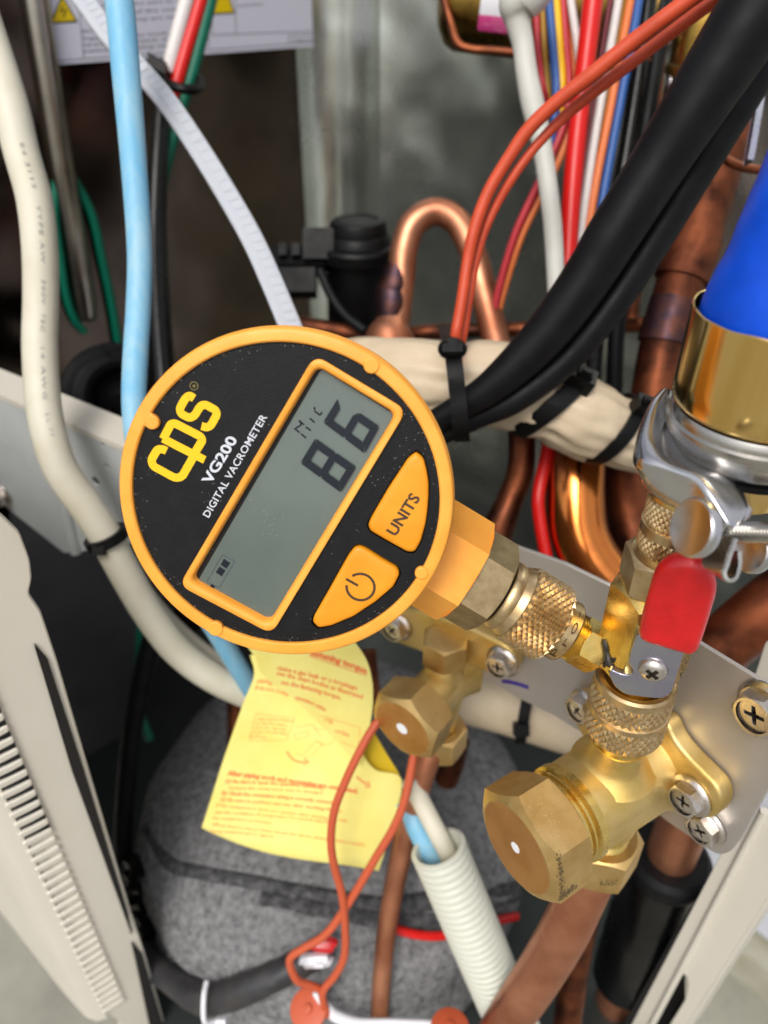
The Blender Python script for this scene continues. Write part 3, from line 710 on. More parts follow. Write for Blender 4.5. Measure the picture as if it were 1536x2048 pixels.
mb = MB(); mb.knurl(CV.at(1452), up, zz(1452, 1412), CV.mm(75, 1430), .5, 36, 6); mb.build('knurled_band', M['knurlbrass'], cvt, smooth=False)
mb = clathe([(1413, 74), (1411, 80), (1403, 80), (1401, 74)]); mb.build('groove_ring', M['knurlbrass'], cvt)
mb = MB(); mb.knurl(CV.at(1402), up, zz(1402, 1366), CV.mm(76, 1385), .5, 36, 5); mb.build('knurled_band', M['knurlbrass'], cvt, smooth=False)
mb = clathe([(1367, 75), (1365, 80), (1354, 80), (1350, 76), (1350, 66), (1355, 62), (1362, 56)], caps=(False, True)); mb.build('rim', M['knurlbrass'], cvt)
mb = clathe([(1380, 56), (1320, 56)]); mb.build('collar', M['shinybrass'], cvt)
dl, nl = hor(22)
yb, yt = 1326, 1168
mb = MB(); mb.hexn(CV.at(yb), up, zz(yb, yt), CV.mm(92, 1270), False, True, ref=nl*math.cos(rad(42))+dl*math.sin(rad(42)), steep=.7, rc=.93); bod = mb.build('valve_body', M['shinybrass'], cvt, sharp=22)
apo = CV.mm(92, 1270)*.866*.001
# upper hex, knurled fitting
mb = MB(); mb.hexn(CV.at(1172), up, zz(1172, 1105), CV.mm(88, 1130), True, True, ref=nl+dl*.35, steep=.6); mb.build('upper_hex', M['knurlbrass'], cvt, sharp=22)
fit = thing('knurled_fitting', 'knurled brass fitting above the red lever, below the steel clamp', 'fitting', CV.at(1110))
mb = clathe([(1112, 60), (1092, 62)]); mb.build('neck', M['knurlbrass'], fit)
mb = MB(); mb.knurl(CV.at(1094), up, zz(1094, 1058), CV.mm(66, 1075), .42, 36, 5); mb.build('knurled_band', M['knurlbrass'], fit, smooth=False)
mb = clathe([(1060, 66), (1058, 71), (1042, 71), (1040, 66)]); mb.build('groove_ring', M['knurlbrass'], fit)
mb = MB(); mb.knurl(CV.at(1042), up, zz(1042, 992), CV.mm(66, 1015), .42, 36, 7); mb.build('knurled_band', M['knurlbrass'], fit, smooth=False)
mb = clathe([(993, 66), (990, 69), (982, 68), (980, 50), (960, 48)]); mb.build('rim', M['shinybrass'], fit)
# side port towards the gauge
mb = MB(); mb.lathe(S(1126), SD, [(0, pr(44))]+[(T(1126+2.2*i)-T(1126), pr(50 if i % 2 else 46)) for i in range(1, 12)]+[(T(1156)-T(1126), pr(40))], n=40); mb.build('port_thread', M['shinybrass'], cvt)
mb = MB(); mb.hexn(S(1152), SD, st(1200)-st(1152), pr(52), True, True, ref=up*.9+G.n*.4, steep=.6, rc=.93); mb.build('port_hex', M['shinybrass'], cvt, sharp=22)
mb = MB(); tip = CV.at(1330); e0 = S(1195); mb.tube([e0, e0.lerp(tip, .5), tip], pr(33)*.001, n=28); mb.build('port_tube', M['shinybrass'], cvt)
# lever
LVp = Plane(CV.at(1340)+nl*(apo+.0012), dl, nl)
print('lever plane', proj(LVp.o), 'stem end', proj(S(1235)), 'valve', proj(CV.at(1330)))
lev = [(1275, 1262), (1262, 1300), (1258, 1322), (1268, 1334), (1264, 1345), (1245, 1344), (1224, 1334), (1218, 1342), (1230, 1368), (1252, 1384), (1300, 1390), (1326, 1392), (1343, 1381), (1352, 1352), (1366, 1310), (1372, 1285)]
mb = MB(); mb.flat([fillet([LVp.uv(*p) for p in lev], 1.2, 4)], 1.7, lambda a, b, c: LVp.pt(a, b, c), bev=.25); lv = mb.build('lever', M['zinc'], cvt)
grip = [(1276, 1268), (1283, 1230), (1299, 1172), (1308, 1140), (1322, 1118), (1345, 1106), (1375, 1102), (1402, 1108), (1422, 1128), (1434, 1160), (1433, 1180), (1412, 1250), (1398, 1290), (1384, 1299), (1340, 1287)]
mb = MB(); g2 = fillet([LVp.uv(*p) for p in grip], 2.2, 5); mb.flat([g2], 4.6, lambda a, b, c: LVp.pt(a, b, c+.6), bev=2.1, bres=5); mb.build('red_grip', M['redgrip'], lv, sharp=60)
# lever screw, domed cross head
sc0 = LVp.hit(1306, 1338, .8); mb = MB(); rs_ = 29*proj(sc0)[2]/F
mb.lathe(sc0, nl, [(0, rs_), (.3, rs_), (1.0, rs_*.86), (1.5, rs_*.6), (1.7, .01)], n=32, caps=(True, False)); ls = mb.build('lever_screw', M['screw'], cvt, sharp=50)
mb = MB(); ref = up*.8+dl*.55; X, Y, _ = basis(nl, ref)
for q in (X, Y): mb.box(sc0+nl*.00152, q*rs_*.48*.001, nl.cross(q)*rs_*.13*.001, nl*.00022)
mb.sphere(sc0+nl*.0015, rs_*.22*.001, rs_*.22*.001, .00025, 12, 6, (X, Y, nl)); mb.build('cross_recess', M['recess'], ls)
# black marker smear on the port tube, engraved letters on the body's right flat
bt = mesh_bvh(*[o for o in cvt.children if o.name.startswith(('valve_body', 'port_tube', 'port_hex'))])
def on(bv, x, y, off):
    h = bv.ray_cast(CAM, ray(x, y).normalized()); return h[0]-ray(x, y).normalized()*(off*.001)
mb = MB(); mb.tube([on(bt, x, y, .05) for x, y in ((1209, 1278), (1212, 1292), (1214, 1306), (1217, 1320), (1221, 1332))], [.0003, .0006, .0006, .0009, .0007], n=8)
for i in range(14):
    x, y = random.gauss(1216, 7), random.gauss(1322, 8); mb.sphere(on(bt, x, y, .02), random.uniform(.0002, .0005), None, None, 6, 4)
mb.build('marker_smear', M['mark'], cvt)
hp_n = (nl*math.cos(rad(60))+dl*math.sin(rad(60))); HPp = Plane(CV.at(1340)+hp_n*(apo+.00005), dl*math.cos(rad(60))-nl*math.sin(rad(60)), hp_n)
try: ptext(HPp, 'ACCUR', (1362, 1356), (1388, 1290), (1357, 1354), .0, .0, .04, 2).build('engraving', M['mark'], bod)
except Exception as e: print('engr', e)

# ================================================================ vacuum hose end: flange, clamp, brass sleeve, blue sleeve
KD = proj(CV.at(985))[2]
HB = P(1520, 815, KD-9); HC = Col(HB); print('clamp depth', KD, proj(HB))
def hl(segs, n=64, caps=(True, True)):
    y0 = segs[0][0]; base = HC.at(y0); mb = MB(); k = HC.mm(1, 815)
    return mb.lathe(base, up, [((HC.at(y)-base).dot(up)*1000, r*k) for y, r in segs], n=n, caps=caps)
hose = thing('vacuum_hose', 'thick blue sleeved vacuum hose ending in a polished brass cup', 'hose', HB)
mb = MB(); cupr = []
for y, r in ((812, 160), (807, 168), (800, 172), (760, 172), (720, 172), (680, 172), (640, 172), (624, 172), (622, 170), (624, 167), (720, 164)):
    q = HC.at(y); kk = HC.mm(1, 815)*.001; fl_ = 1 if y < 800 else .3; ring = []
    for i in range(120):
        a = 2*math.pi*i/120; w = fl_*(.003*math.sin(a*11+.6)+.002*math.sin(a*7+1)+.0015*math.sin(a*19))
        ring.append(q+(R_*math.cos(a)+V((0, 1, 0))*math.sin(a))*(r*(1+w)*kk)+up*(.00012*math.sin(a*5)+.00008*math.sin(a*13) if y < 630 else 0))
    cupr.append(ring)
mb.rings(cupr); mb.build('brass_cup', M['polbrass'], hose)
D6 = proj(HC.at(640))[2]; kr = HC.mm(1, 815)*.001; print('D6', D6, proj(HC.at(640)))
mb = MB(); mb.tube([HC.at(790), HC.at(720), HC.at(640), P(1618, 560, D6-2.5), P(1655, 470, D6-3.5), P(1702, 350, D6-3.5), P(1752, 220, D6-3), P(1808, 70, D6-2), P(1855, -60, D6)], [155*kr, 157*kr, 157*kr, 155*kr, 153*kr, 151*kr, 150*kr, 150*kr, 150*kr], n=44, rough=.007); mb.build('blue_sleeve', M['blue'], hose)
flg = thing('vacuum_flange', 'turned steel flange pair under the polished brass cup', 'flange', HC.at(850))
mb = hl([(905, 125), (900, 140), (884, 158), (862, 164), (858, 172), (846, 176), (836, 176), (832, 170), (822, 169), (814, 164), (812, 100)]); mb.build('upper_flange', M['steel'], flg)
mb = hl([(985, 78), (975, 100), (930, 110), (915, 126), (900, 128)]); mb.build('lower_adapter', M['polbrass'], flg)
mb = hl([(920, 130), (916, 140), (906, 140), (902, 130)]); mb.build('seal_ring', M['black'], flg)
clm = thing('wing_clamp', 'polished cast clamp with wing nut gripping the steel flange', 'clamp', HC.at(890))
def smooth_rings(rg, sub=3):
    n = len(rg[0]); cols = [catmull([r[i] for r in rg], sub) for i in range(n)]; out = []
    for j in range(len(cols[0])):
        ring = [cols[i][j] for i in range(n)]; o = []
        for i in range(n):
            a, b, c, d = ring[i-1], ring[i], ring[(i+1) % n], ring[(i+2) % n]
            o += [b, (b*9+c*9-a-d)/16]
        out.append(o)
    return out
cdp = KD-16
# jaw and arm as one casting: inner edge, ridge, outer flank, lower edge, then the back
jaw = [((1348, 786), (1334, 776), (1322, 784), (1330, 812), 0), ((1350, 806), (1316, 798), (1292, 822), (1306, 862), -1.5), ((1352, 838), (1298, 842), (1272, 880), (1292, 918), -3.5),
       ((1366, 872), (1292, 884), (1266, 922), (1284, 956), -5.5), ((1392, 908), (1312, 912), (1280, 938), (1302, 982), -8), ((1422, 930), (1352, 934), (1332, 958), (1334, 1004), -10.5),
       ((1452, 948), (1396, 950), (1378, 980), (1370, 1022), -13), ((1478, 976), (1424, 986), (1408, 1016), (1402, 1046), -15), ((1500, 1014), (1456, 1038), (1440, 1060), (1432, 1074), -16.5), ((1500, 1030), (1470, 1052), (1454, 1070), (1446, 1084), -16.5)]
rgj = []
for a_, b_, c_, d_, z_ in jaw:
    z0 = KD+z_; m1 = ((a_[0]+b_[0])/2, (a_[1]+b_[1])/2-2)
    rgj.append([P(*a_, z0+1.5), P(*m1, z0-.6), P(*b_, z0-2), P((b_[0]+c_[0])/2-3, (b_[1]+c_[1])/2-2, z0-1.6), P(*c_, z0-.2), P(*d_, z0+2.5), P(d_[0]+6, d_[1]-4, z0+8), P(a_[0], a_[1]+6, z0+9)])
mb = MB(); mb.rings(smooth_rings(rgj, 4)); mb.build('clamp_jaw', M['chrome'], clm, sharp=70)
for x, y, dz, r_, tl in ((1391, 1056, -7, 58, .45), (1506, 1100, 6, 50, .5)):
    c_ = P(x, y, cdp+dz); vw = (CAM-c_).normalized(); nn = (vw*tl-R_*math.sqrt(1-tl*tl)+U_*.1).normalized(); q = px(r_, cdp)*1000
    mb = MB(); mb.lathe(c_-nn*.0012, nn, [(0, .1), (0, q*.8), (.2, q*.95), (.7, q), (1.9, q), (2.3, q*.93), (2.2, q*.8), (1.9, q*.5), (1.8, .1)], n=40, caps=(True, True)); mb.build('wing', M['chrome'], clm, sharp=50)
mb = MB(); loop = [P(x, y, cdp-1) for x, y in ((1446, 1074), (1434, 1110), (1429, 1136), (1437, 1148), (1449, 1143), (1457, 1122), (1458, 1100))]
mb.ribbon(loop, .0040, .0008, lambda p, t: W_+U_*.2); mb.build('bolt_loop', M['steel'], clm)
mb = MB(); ra, rbb = P(1440, 1064, cdp+1), P(1640, 1068, cdp+1); n_ = 30; dd = rbb-ra
prof_ = []
for i in range(n_*2+1): prof_.append((dd.length*1000*i/(2*n_), px(23, cdp)*1000*(1 if i % 2 else .86)))
mb.lathe(ra, dd, prof_, n=28); mb.build('threaded_bolt', M['steel'], clm)

# ================================================================ cables, wires and pipes
def path(L): return [P(*q) for q in L]
def cable(name, m, L, r, label, cat, group=None, n=14, ends=None, rough=0, parent=None, sub=8):
    mid = L[len(L)//2][2]; rr = [px(q, mid) for q in r] if isinstance(r, (list, tuple)) else px(r, mid)
    mb = MB(); mb.tube(path(L), rr, n=n, rough=rough, sub=sub)
    o = mb.build(name, m, parent, sharp=50)
    if parent is None: tag(o, label, cat, group)
    return o
def band(pts, i_t, rad_m, wid, th, m, name, parent, squash=1.0):
    """strap ring round a tube at fraction i_t of its path"""
    C_ = catmull(pts, 12); i = int(i_t*(len(C_)-1)); t = (C_[min(i+1, len(C_)-1)]-C_[i-1]).normalized(); x, y, _ = basis(t)
    mb = MB(); rg = []
    for k in range(28):
        a = 2*math.pi*k/28; d = x*math.cos(a)+y*math.sin(a)
        rg.append([C_[i]+d*rad_m-t*wid, C_[i]+d*(rad_m+th)-t*wid, C_[i]+d*(rad_m+th)+t*wid, C_[i]+d*rad_m+t*wid])
    rg.append(rg[0]); mb.rings(rg, (False, False)); return mb.build(name, m, parent) if name else mb

WC = [(-40, 20, 226), (18, 200, 226), (42, 300, 228), (69, 400, 230), (80, 500, 232), (82, 600, 234), (80, 690, 234), (86, 800, 232), (101, 880, 232), (125, 945, 234), (172, 1012, 238), (210, 1070, 242), (250, 1145, 248), (300, 1230, 254), (360, 1305, 260), (440, 1362, 266), (540, 1405, 274), (640, 1440, 280)]
wc = cable('mains_cable', M['cream'], WC, 34, 'thick cream round cable with faint print running down behind the gauge', 'cable', n=24)
# print along the cable, following its axis
cc = catmull(path(WC[2:9]), 10); tot = len(cc)-1; cr = px(34, 240)
def cabfn(u, v, w):
    f = u*tot; i = min(int(f), tot-1); p = cc[i].lerp(cc[i+1], f-i); t = (cc[i+1]-cc[i]).normalized()
    vv = (CAM-p); vv = (vv-t*vv.dot(t)).normalized(); s = t.cross(vv); a = (v-.5)*-.22-.12
    return p+(vv*math.cos(a)+s*math.sin(a))*(cr+.00004+w*.001)
MB().text('E4 3113   TYPE AW   300V  75C   14 AWG   LL 77', cabfn, .03, .05, 2, 1.25).build('cable_lettering', M['cableprint'], wc)
cable('mains_cable', M['cream'], [(262, 1150, 262), (310, 1218, 268), (370, 1278, 274), (440, 1330, 280), (520, 1370, 286), (620, 1410, 292)], 20, 'slimmer cream cable lying close behind the thick cream cable under the gauge', 'cable')
zt = thing('cable_tie', 'black cable tie round the thick cream cable beside the gauge rim', 'cable tie', P(222, 1090, 242))
band(path(WC), .655, cr*1.0, .0016, .0016, M['black'], 'strap', zt)
mb = MB(); mb.box(P(200, 1100, 238), R_*.0018, U_*.0016, W_*.002); mb.build('lock_head', M['black'], zt)
BC = [(226, -40, 214), (238, 0, 214), (254, 167, 216), (268, 333, 218), (279, 500, 220), (277, 612, 220), (271, 712, 218), (268, 812, 216), (276, 900, 216), (310, 1020, 222), (370, 1160, 232), (440, 1275, 250), (486, 1350, 262), (540, 1440, 276), (600, 1530, 290)]
cable('mains_cable', M['sky_cable'], BC, [30, 29, 28, 26, 25, 25, 25, 24, 22, 22, 22, 23, 24, 24, 24], 'pale sky blue cable passing in front of the warning label and behind the gauge', 'cable', n=20)
# long translucent tie
ts = thing('cable_tie', 'long translucent white cable tie curving down to the top of the gauge', 'cable tie', P(283, 140, 236))
tpts = [(140, -30, 240), (168, 0, 240), (213, 62, 239), (283, 142, 238), (337, 207, 236), (400, 300, 234), (460, 398, 230), (507, 482, 226), (546, 568, 222), (582, 655, 218), (610, 730, 214)]
sidef = lambda p, t: t.cross((CAM-p).normalized())+(CAM-p).normalized()*.35
mb = MB(); mb.ribbon(path(tpts), px(22, 232), .0016, sidef, sub=8); mb.build('strap', M['clear'], ts)
C_ = catmull(path(tpts), 5); L = 0
mb = MB()
for i in range(2, len(C_)-1):
    t = (C_[i+1]-C_[i]).normalized(); w = sidef(C_[i], t); w = (w-t*w.dot(t)).normalized(); nn = w.cross(t)
    nn = nn if nn.dot(CAM-C_[i]) > 0 else -nn
    for h in (0,):
        q = C_[i]+nn*.0009-w*px(4, 232)
        s_ = (C_[i+1]-C_[i]).length*.5
        mb.add([q-t*s_-w*px(10, 232), q-t*s_+w*px(10, 232), q+t*s_*.6+w*px(10, 232)+nn*.0003, q+t*s_*.6-w*px(10, 232)+nn*.0003, q+t*s_+w*px(10, 232), q+t*s_-w*px(10, 232)], [(0, 1, 2, 3), (3, 2, 4, 5)])
mb.build('serration', M['clear'], ts, smooth=False)
g = 'three wires under the warning label'
cable('earth_wire', M['green'], [(432, -40, 300), (422, 0, 300), (385, 145, 302), (366, 205, 304), (345, 280, 306), (325, 360, 308), (306, 445, 310)], 12, 'green wire beside the red wire, running furthest down past the black tie', 'wire')
cable('power_wire', M['red'], [(414, -40, 298), (402, 0, 298), (358, 150, 300), (346, 192, 302), (338, 215, 304)], 13.5, 'red wire between the white and green wires over the warning label', 'wire')
WW = [(386, -40, 296), (374, 0, 296), (350, 90, 298), (337, 145, 300)]
cable('power_wire', M['whitew'], WW, 15, 'white wire beside the red wire over the warning label', 'wire')
t = thing('cable_tie', 'black cable tie bunching the white, red and green wires under the warning label', 'cable tie', P(355, 155, 298))
mb = MB(); loop = [P(322+34+40*math.cos(a)+6, 160+17*math.sin(a)+8*math.cos(a), 298+10*-math.sin(a)) for a in [2*math.pi*k/14 for k in range(15)]]
mb.tube(loop, px(9.5, 298), n=8, sub=4); mb.build('strap', M['black'], t)
mb = MB(); mb.box(P(318, 135, 296), (R_*.9-U_*.5)*px(20, 296), U_*px(13, 296), W_*.003); mb.build('lock_head', M['black'], t)
def onsheet(L, z=2.2): return [(x, y, proj(PP.hit(x, y, z))[2]) for x, y in L]
cable('earth_wire', M['green'], onsheet([(112, 360)], 0.5)+onsheet([(110, 430), (121, 512), (133, 590), (150, 640), (170, 664)]), 8, 'green wire along the outer edge of the embossed channel, behind the cream cable', 'wire')
cable('earth_wire', M['green'], onsheet([(116, 300), (142, 350)], 0.5)+onsheet([(184, 430), (205, 520), (224, 610), (246, 740)]), 9, 'green wire running down to the black grommet, left of the blue cable', 'wire')
cable('power_cable', M['shrink'], [(325, 180, 300), (318, 300, 300), (312, 460, 300), (318, 640, 296), (336, 860, 290), (345, 1000, 286)], [12, 18, 22, 24, 24, 24], 'black cable hanging right behind the pale blue cable', 'cable')
cable('drain_hose', M['rubber'], [(330, 1210, 300), (300, 1290, 305), (276, 1400, 310), (260, 1500, 315), (248, 1640, 322), (246, 1720, 326)], 19, 'dark brown black hose hanging left of the felt jacket', 'hose')
cable('earth_wire', M['green'], [(262, 1040, 330), (284, 1180, 330), (282, 1260, 330), (276, 1400, 334), (300, 1480, 336)], 9, 'green wire showing in the gap under the cream cable', 'wire')
cable('earth_wire', M['green'], [(330, 1900, 338), (350, 1965, 334), (366, 2010, 330), (385, 2080, 326)], 9, 'green wire at the very bottom beside the grille panel', 'wire')
gr = thing('grommet', 'black rubber grommet ring behind the left bracket', 'grommet', PP.hit(215, 810))
gc = P(232, 800, 330); mb = MB(); gx, gy, gz = basis((CAM-gc)+R_*.1)
for r0_, h in ((.020, .004), (.0165, .009), (.012, .003)):
    mb.tube([gc+(gx*math.cos(a)+gy*math.sin(a))*r0_+gz*h for a in [2*math.pi*k/20 for k in range(21)]], .0042, n=10, sub=3)
mb.build('grommet_ring', M['rubber'], gr)
mb = MB(); mb.tube([gc-gz*.02, gc, gc+gz*.012+R_*.01], .012, n=20); mb.build('grommet_sleeve', M['shrink'], gr)

# beige taped bundle with ties
TB = [(690, 735, 262), (735, 738, 258), (800, 748, 250), (880, 762, 244), (960, 766, 240), (1040, 782, 238), (1110, 812, 238), (1180, 842, 240), (1250, 866, 242), (1340, 882, 246), (1420, 890, 250)]
TR = [62, 66, 72, 80, 84, 84, 82, 78, 72, 74, 78]
bun = thing('taped_bundle', 'pipe bundle wrapped in beige tape behind the thick black cables', 'taped bundle', P(950, 766, 240))
bp_ = catmull(path(TB), 14); br = [q.x for q in catmull([V((px(r, 242), 0, 0)) for r in TR], 14)]
ties = [(.335, 1), (.60, 1), (.765, .6)]
mb = MB(); rg = []; N_ = len(bp_); xx = basis(bp_[1]-bp_[0])[0]
for i in range(N_):
    t_ = (bp_[min(i+1, N_-1)]-bp_[max(i-1, 0)]).normalized(); xx = (xx-t_*xx.dot(t_)).normalized(); yy = t_.cross(xx); ring = []
    f = i/(N_-1)
    for k in range(64):
        a = 2*math.pi*k/64; w = 0
        for ft, s_ in ties:
            d_ = abs(f-ft); w -= .13*s_*math.exp(-(d_/.03)**2); w += (.035*math.sin(a*9+ft*20)+.02*math.sin(a*15+1))*math.exp(-(d_/.09)**2)
        ph = f*34-a/1.0
        w += .034*abs(math.sin(ph*.5+.35*math.sin(a*2+f*9)))**.4-.03 + .018*math.sin(a*3+f*17)+.008*math.sin(a*13+f*60)
        ring.append(bp_[i]+(xx*math.cos(a)+yy*math.sin(a))*br[i]*(1+w))
    rg.append(ring)
mb.rings(rg); mb.build('tape_wrap', M['tape'], bun, sharp=70)
def bundle_tie(f, wid, rr, label, head_ang, tail=None, hs=1, tilt=0):
    i = int(f*(N_-1)); t_ = (bp_[i+1]-bp_[i-1]).normalized(); vv = (CAM-bp_[i]); vv = (vv-t_*vv.dot(t_)).normalized(); ss = t_.cross(vv)
    T_ = thing('cable_tie', label, 'cable tie', bp_[i])
    r_ = br[i]*rr; rg = []
    for k in range(41):
        a = 2*math.pi*k/40; d_ = vv*math.cos(a)+ss*math.sin(a)
        cc_ = bp_[i]+t_*(r_*tilt*math.sin(a))
        rg.append([cc_+d_*r_-t_*wid, cc_+d_*(r_+.0011)-t_*wid, cc_+d_*(r_+.0013)-t_*wid*.6, cc_+d_*(r_+.0011)+t_*wid, cc_+d_*r_+t_*wid])
    m_ = MB(); m_.rings(rg, (False, False)); m_.build('strap', M['black'], T_, sharp=50)
    d_ = vv*math.cos(head_ang)+ss*math.sin(head_ang); e_ = t_.cross(d_); hp = bp_[i]+t_*(r_*tilt*math.sin(head_ang))+d_*(r_+.002)
    m_ = MB(); m_.box(hp, t_*wid*1.45*hs, e_*.0032*hs, d_*.0028); m_.build('lock_head', M['black'], T_)
    m_ = MB(); m_.box(hp+d_*.003+e_*.0006, t_*wid*.75, e_*.0014, d_*.0012); m_.box(hp+d_*.0036+e_*.0012, t_*wid*.5, e_*.0006, d_*.0016); m_.build('pawl', M['rubber'], T_)
    if tail:
        m_ = MB(); m_.ribbon([hp+d_*.002, hp+d_*.004+e_*.006, hp+d_*.004+e_*.015], wid*.8, .001, lambda p, t: t_); m_.build('tail', M['black'], T_)
    return T_
i_ = int(.6*(N_-1)); t_ = (bp_[i_+1]-bp_[i_-1]).normalized(); v_ = (CAM-bp_[i_]); v_ = (v_-t_*v_.dot(t_)).normalized()
TS = 1 if t_.cross(v_).dot(U_) > 0 else -1                     # which side of the bundle is its top
bundle_tie(.765, .0021, .965, 'thin black tie round the beige bundle nearest the steel clamp', TS*.75, False, .85, tilt=TS*.3)
bundle_tie(.585, .0030, .93, 'black tie round the beige bundle just under the black cables', TS*.8, False, .9, tilt=TS*.45)

# thick black cables
BK = [(1600, -110, 176), (1500, 40, 182), (1385, 220, 190), (1312, 335, 196), (1225, 472, 202), (1190, 530, 205), (1135, 612, 209), (1070, 692, 213), (990, 768, 217), (930, 808, 220), (868, 846, 224), (820, 870, 230)]
cable('power_cable', M['rubber'], BK, [70, 66, 58, 54, 52, 50, 48, 44, 36, 30, 28, 26], 'thickest black cable sweeping diagonally down to the beige bundle', 'cable', n=28)
BK2 = [(1560, 60, 200), (1450, 240, 204), (1375, 365, 208), (1300, 490, 211), (1215, 620, 214), (1130, 722, 218), (1030, 800, 221), (960, 832, 224), (890, 866, 227), (830, 890, 232)]
cable('power_cable', M['rubber'], BK2, [40, 40, 38, 36, 33, 30, 27, 24, 22, 22], 'slimmer black cable tucked beneath the thickest black cable', 'cable', n=22)
# near tie with round head binding bundle and black cables
t = thing('cable_tie', 'black cable tie with rounded head holding the orange wires to the beige bundle', 'cable tie', P(905, 700, 216))
hd_ = P(905, 698, 214); vN = (CAM-hd_).normalized()
mb = MB(); mb.sphere(hd_, px(30, 214), px(23, 214), .0045, 20, 10, (R_, U_, vN)); mb.build('lock_head', M['black'], t)
mb = MB(); mb.box(hd_+vN*.0042+U_*.0004, R_*px(20, 214), U_*px(8, 214), vN*.0012); mb.box(hd_+vN*.0046+U_*.0012, R_*px(9, 214), U_*px(14, 214), vN*.0014); mb.build('pawl', M['rubber'], t)
mb = MB(); mb.ribbon(path([(890, 655, 235), (898, 676, 222), (906, 712, 213), (911, 750, 211), (915, 790, 212), (919, 830, 213), (922, 862, 216), (925, 880, 226)]), px(16.5, 213), .0012, lambda p, t: R_); s_ = mb.build('strap', M['black'], t)
sp_ = Plane(P(915, 800, 211.2), R_, vN)
ptext(sp_, 'TY-23M', (912, 850), (908, 760), (903, 850), .0, .0, .05, 2).build('lettering', M['rubber'], s_)

# orange-red wires
OA = [(1470, -60, 186), (1385, -5, 190), (1260, 88, 198), (1183, 150, 203), (1110, 207, 208), (1056, 260, 212), (1016, 318, 215), (975, 388, 218), (948, 462, 220), (934, 530, 222), (924, 600, 222), (912, 668, 222), (905, 720, 228)]
cable('sensor_wire', M['redwire'], OA, [15, 15, 15, 15, 14, 14, 13, 13, 13, 12, 12, 12, 12], 'longer orange red wire arching from the upper corner to the rounded tie', 'wire', n=18)
OB = [(1490, -40, 192), (1410, 15, 196), (1290, 105, 204), (1205, 170, 208), (1130, 232, 213), (1072, 292, 216), (1030, 348, 218), (994, 408, 221), (968, 466, 223), (950, 530, 225), (938, 600, 226), (926, 672, 226), (915, 725, 232)]
cable('sensor_wire', M['redwire'], OB, [12, 12, 12, 12, 11, 10, 10, 9.5, 9, 9, 9, 9, 9], 'orange red wire tucked just below the longer arching one', 'wire', n=16)

# pale grey cable with its swollen end, red sleeve
cable('sensor_cable', M['greycable'], [(1100, -70, 236), (1062, -20, 238), (1036, 8, 240), (1036, 40, 242), (1046, 90, 244), (1054, 150, 246), (1066, 210, 248), (1084, 290, 250), (1100, 400, 252), (1107, 470, 254), (1112, 570, 256), (1114, 640, 258)], [34, 42, 38, 26, 21, 21.5, 23, 20, 19, 19, 18, 17], 'pale grey rubber cable with a swollen bend at the top', 'cable', n=24)
cable('power_sleeve', M['red'], [(1192, -60, 254), (1186, 0, 254), (1174, 100, 256), (1162, 200, 257), (1151, 300, 258), (1143, 400, 259), (1137, 500, 260), (1130, 620, 262), (1112, 780, 264), (1096, 900, 264), (1078, 985, 262), (1080, 1040, 262), (1096, 1130, 262), (1110, 1200, 262)], [20, 19.5, 19, 18.5, 18.5, 18, 17, 15, 14, 14, 13, 13, 13, 13], 'bright red sleeve running straight down past the coloured wires', 'sleeve', n=20)
GW = 'thin coloured wires of the loom beside the red sleeve'
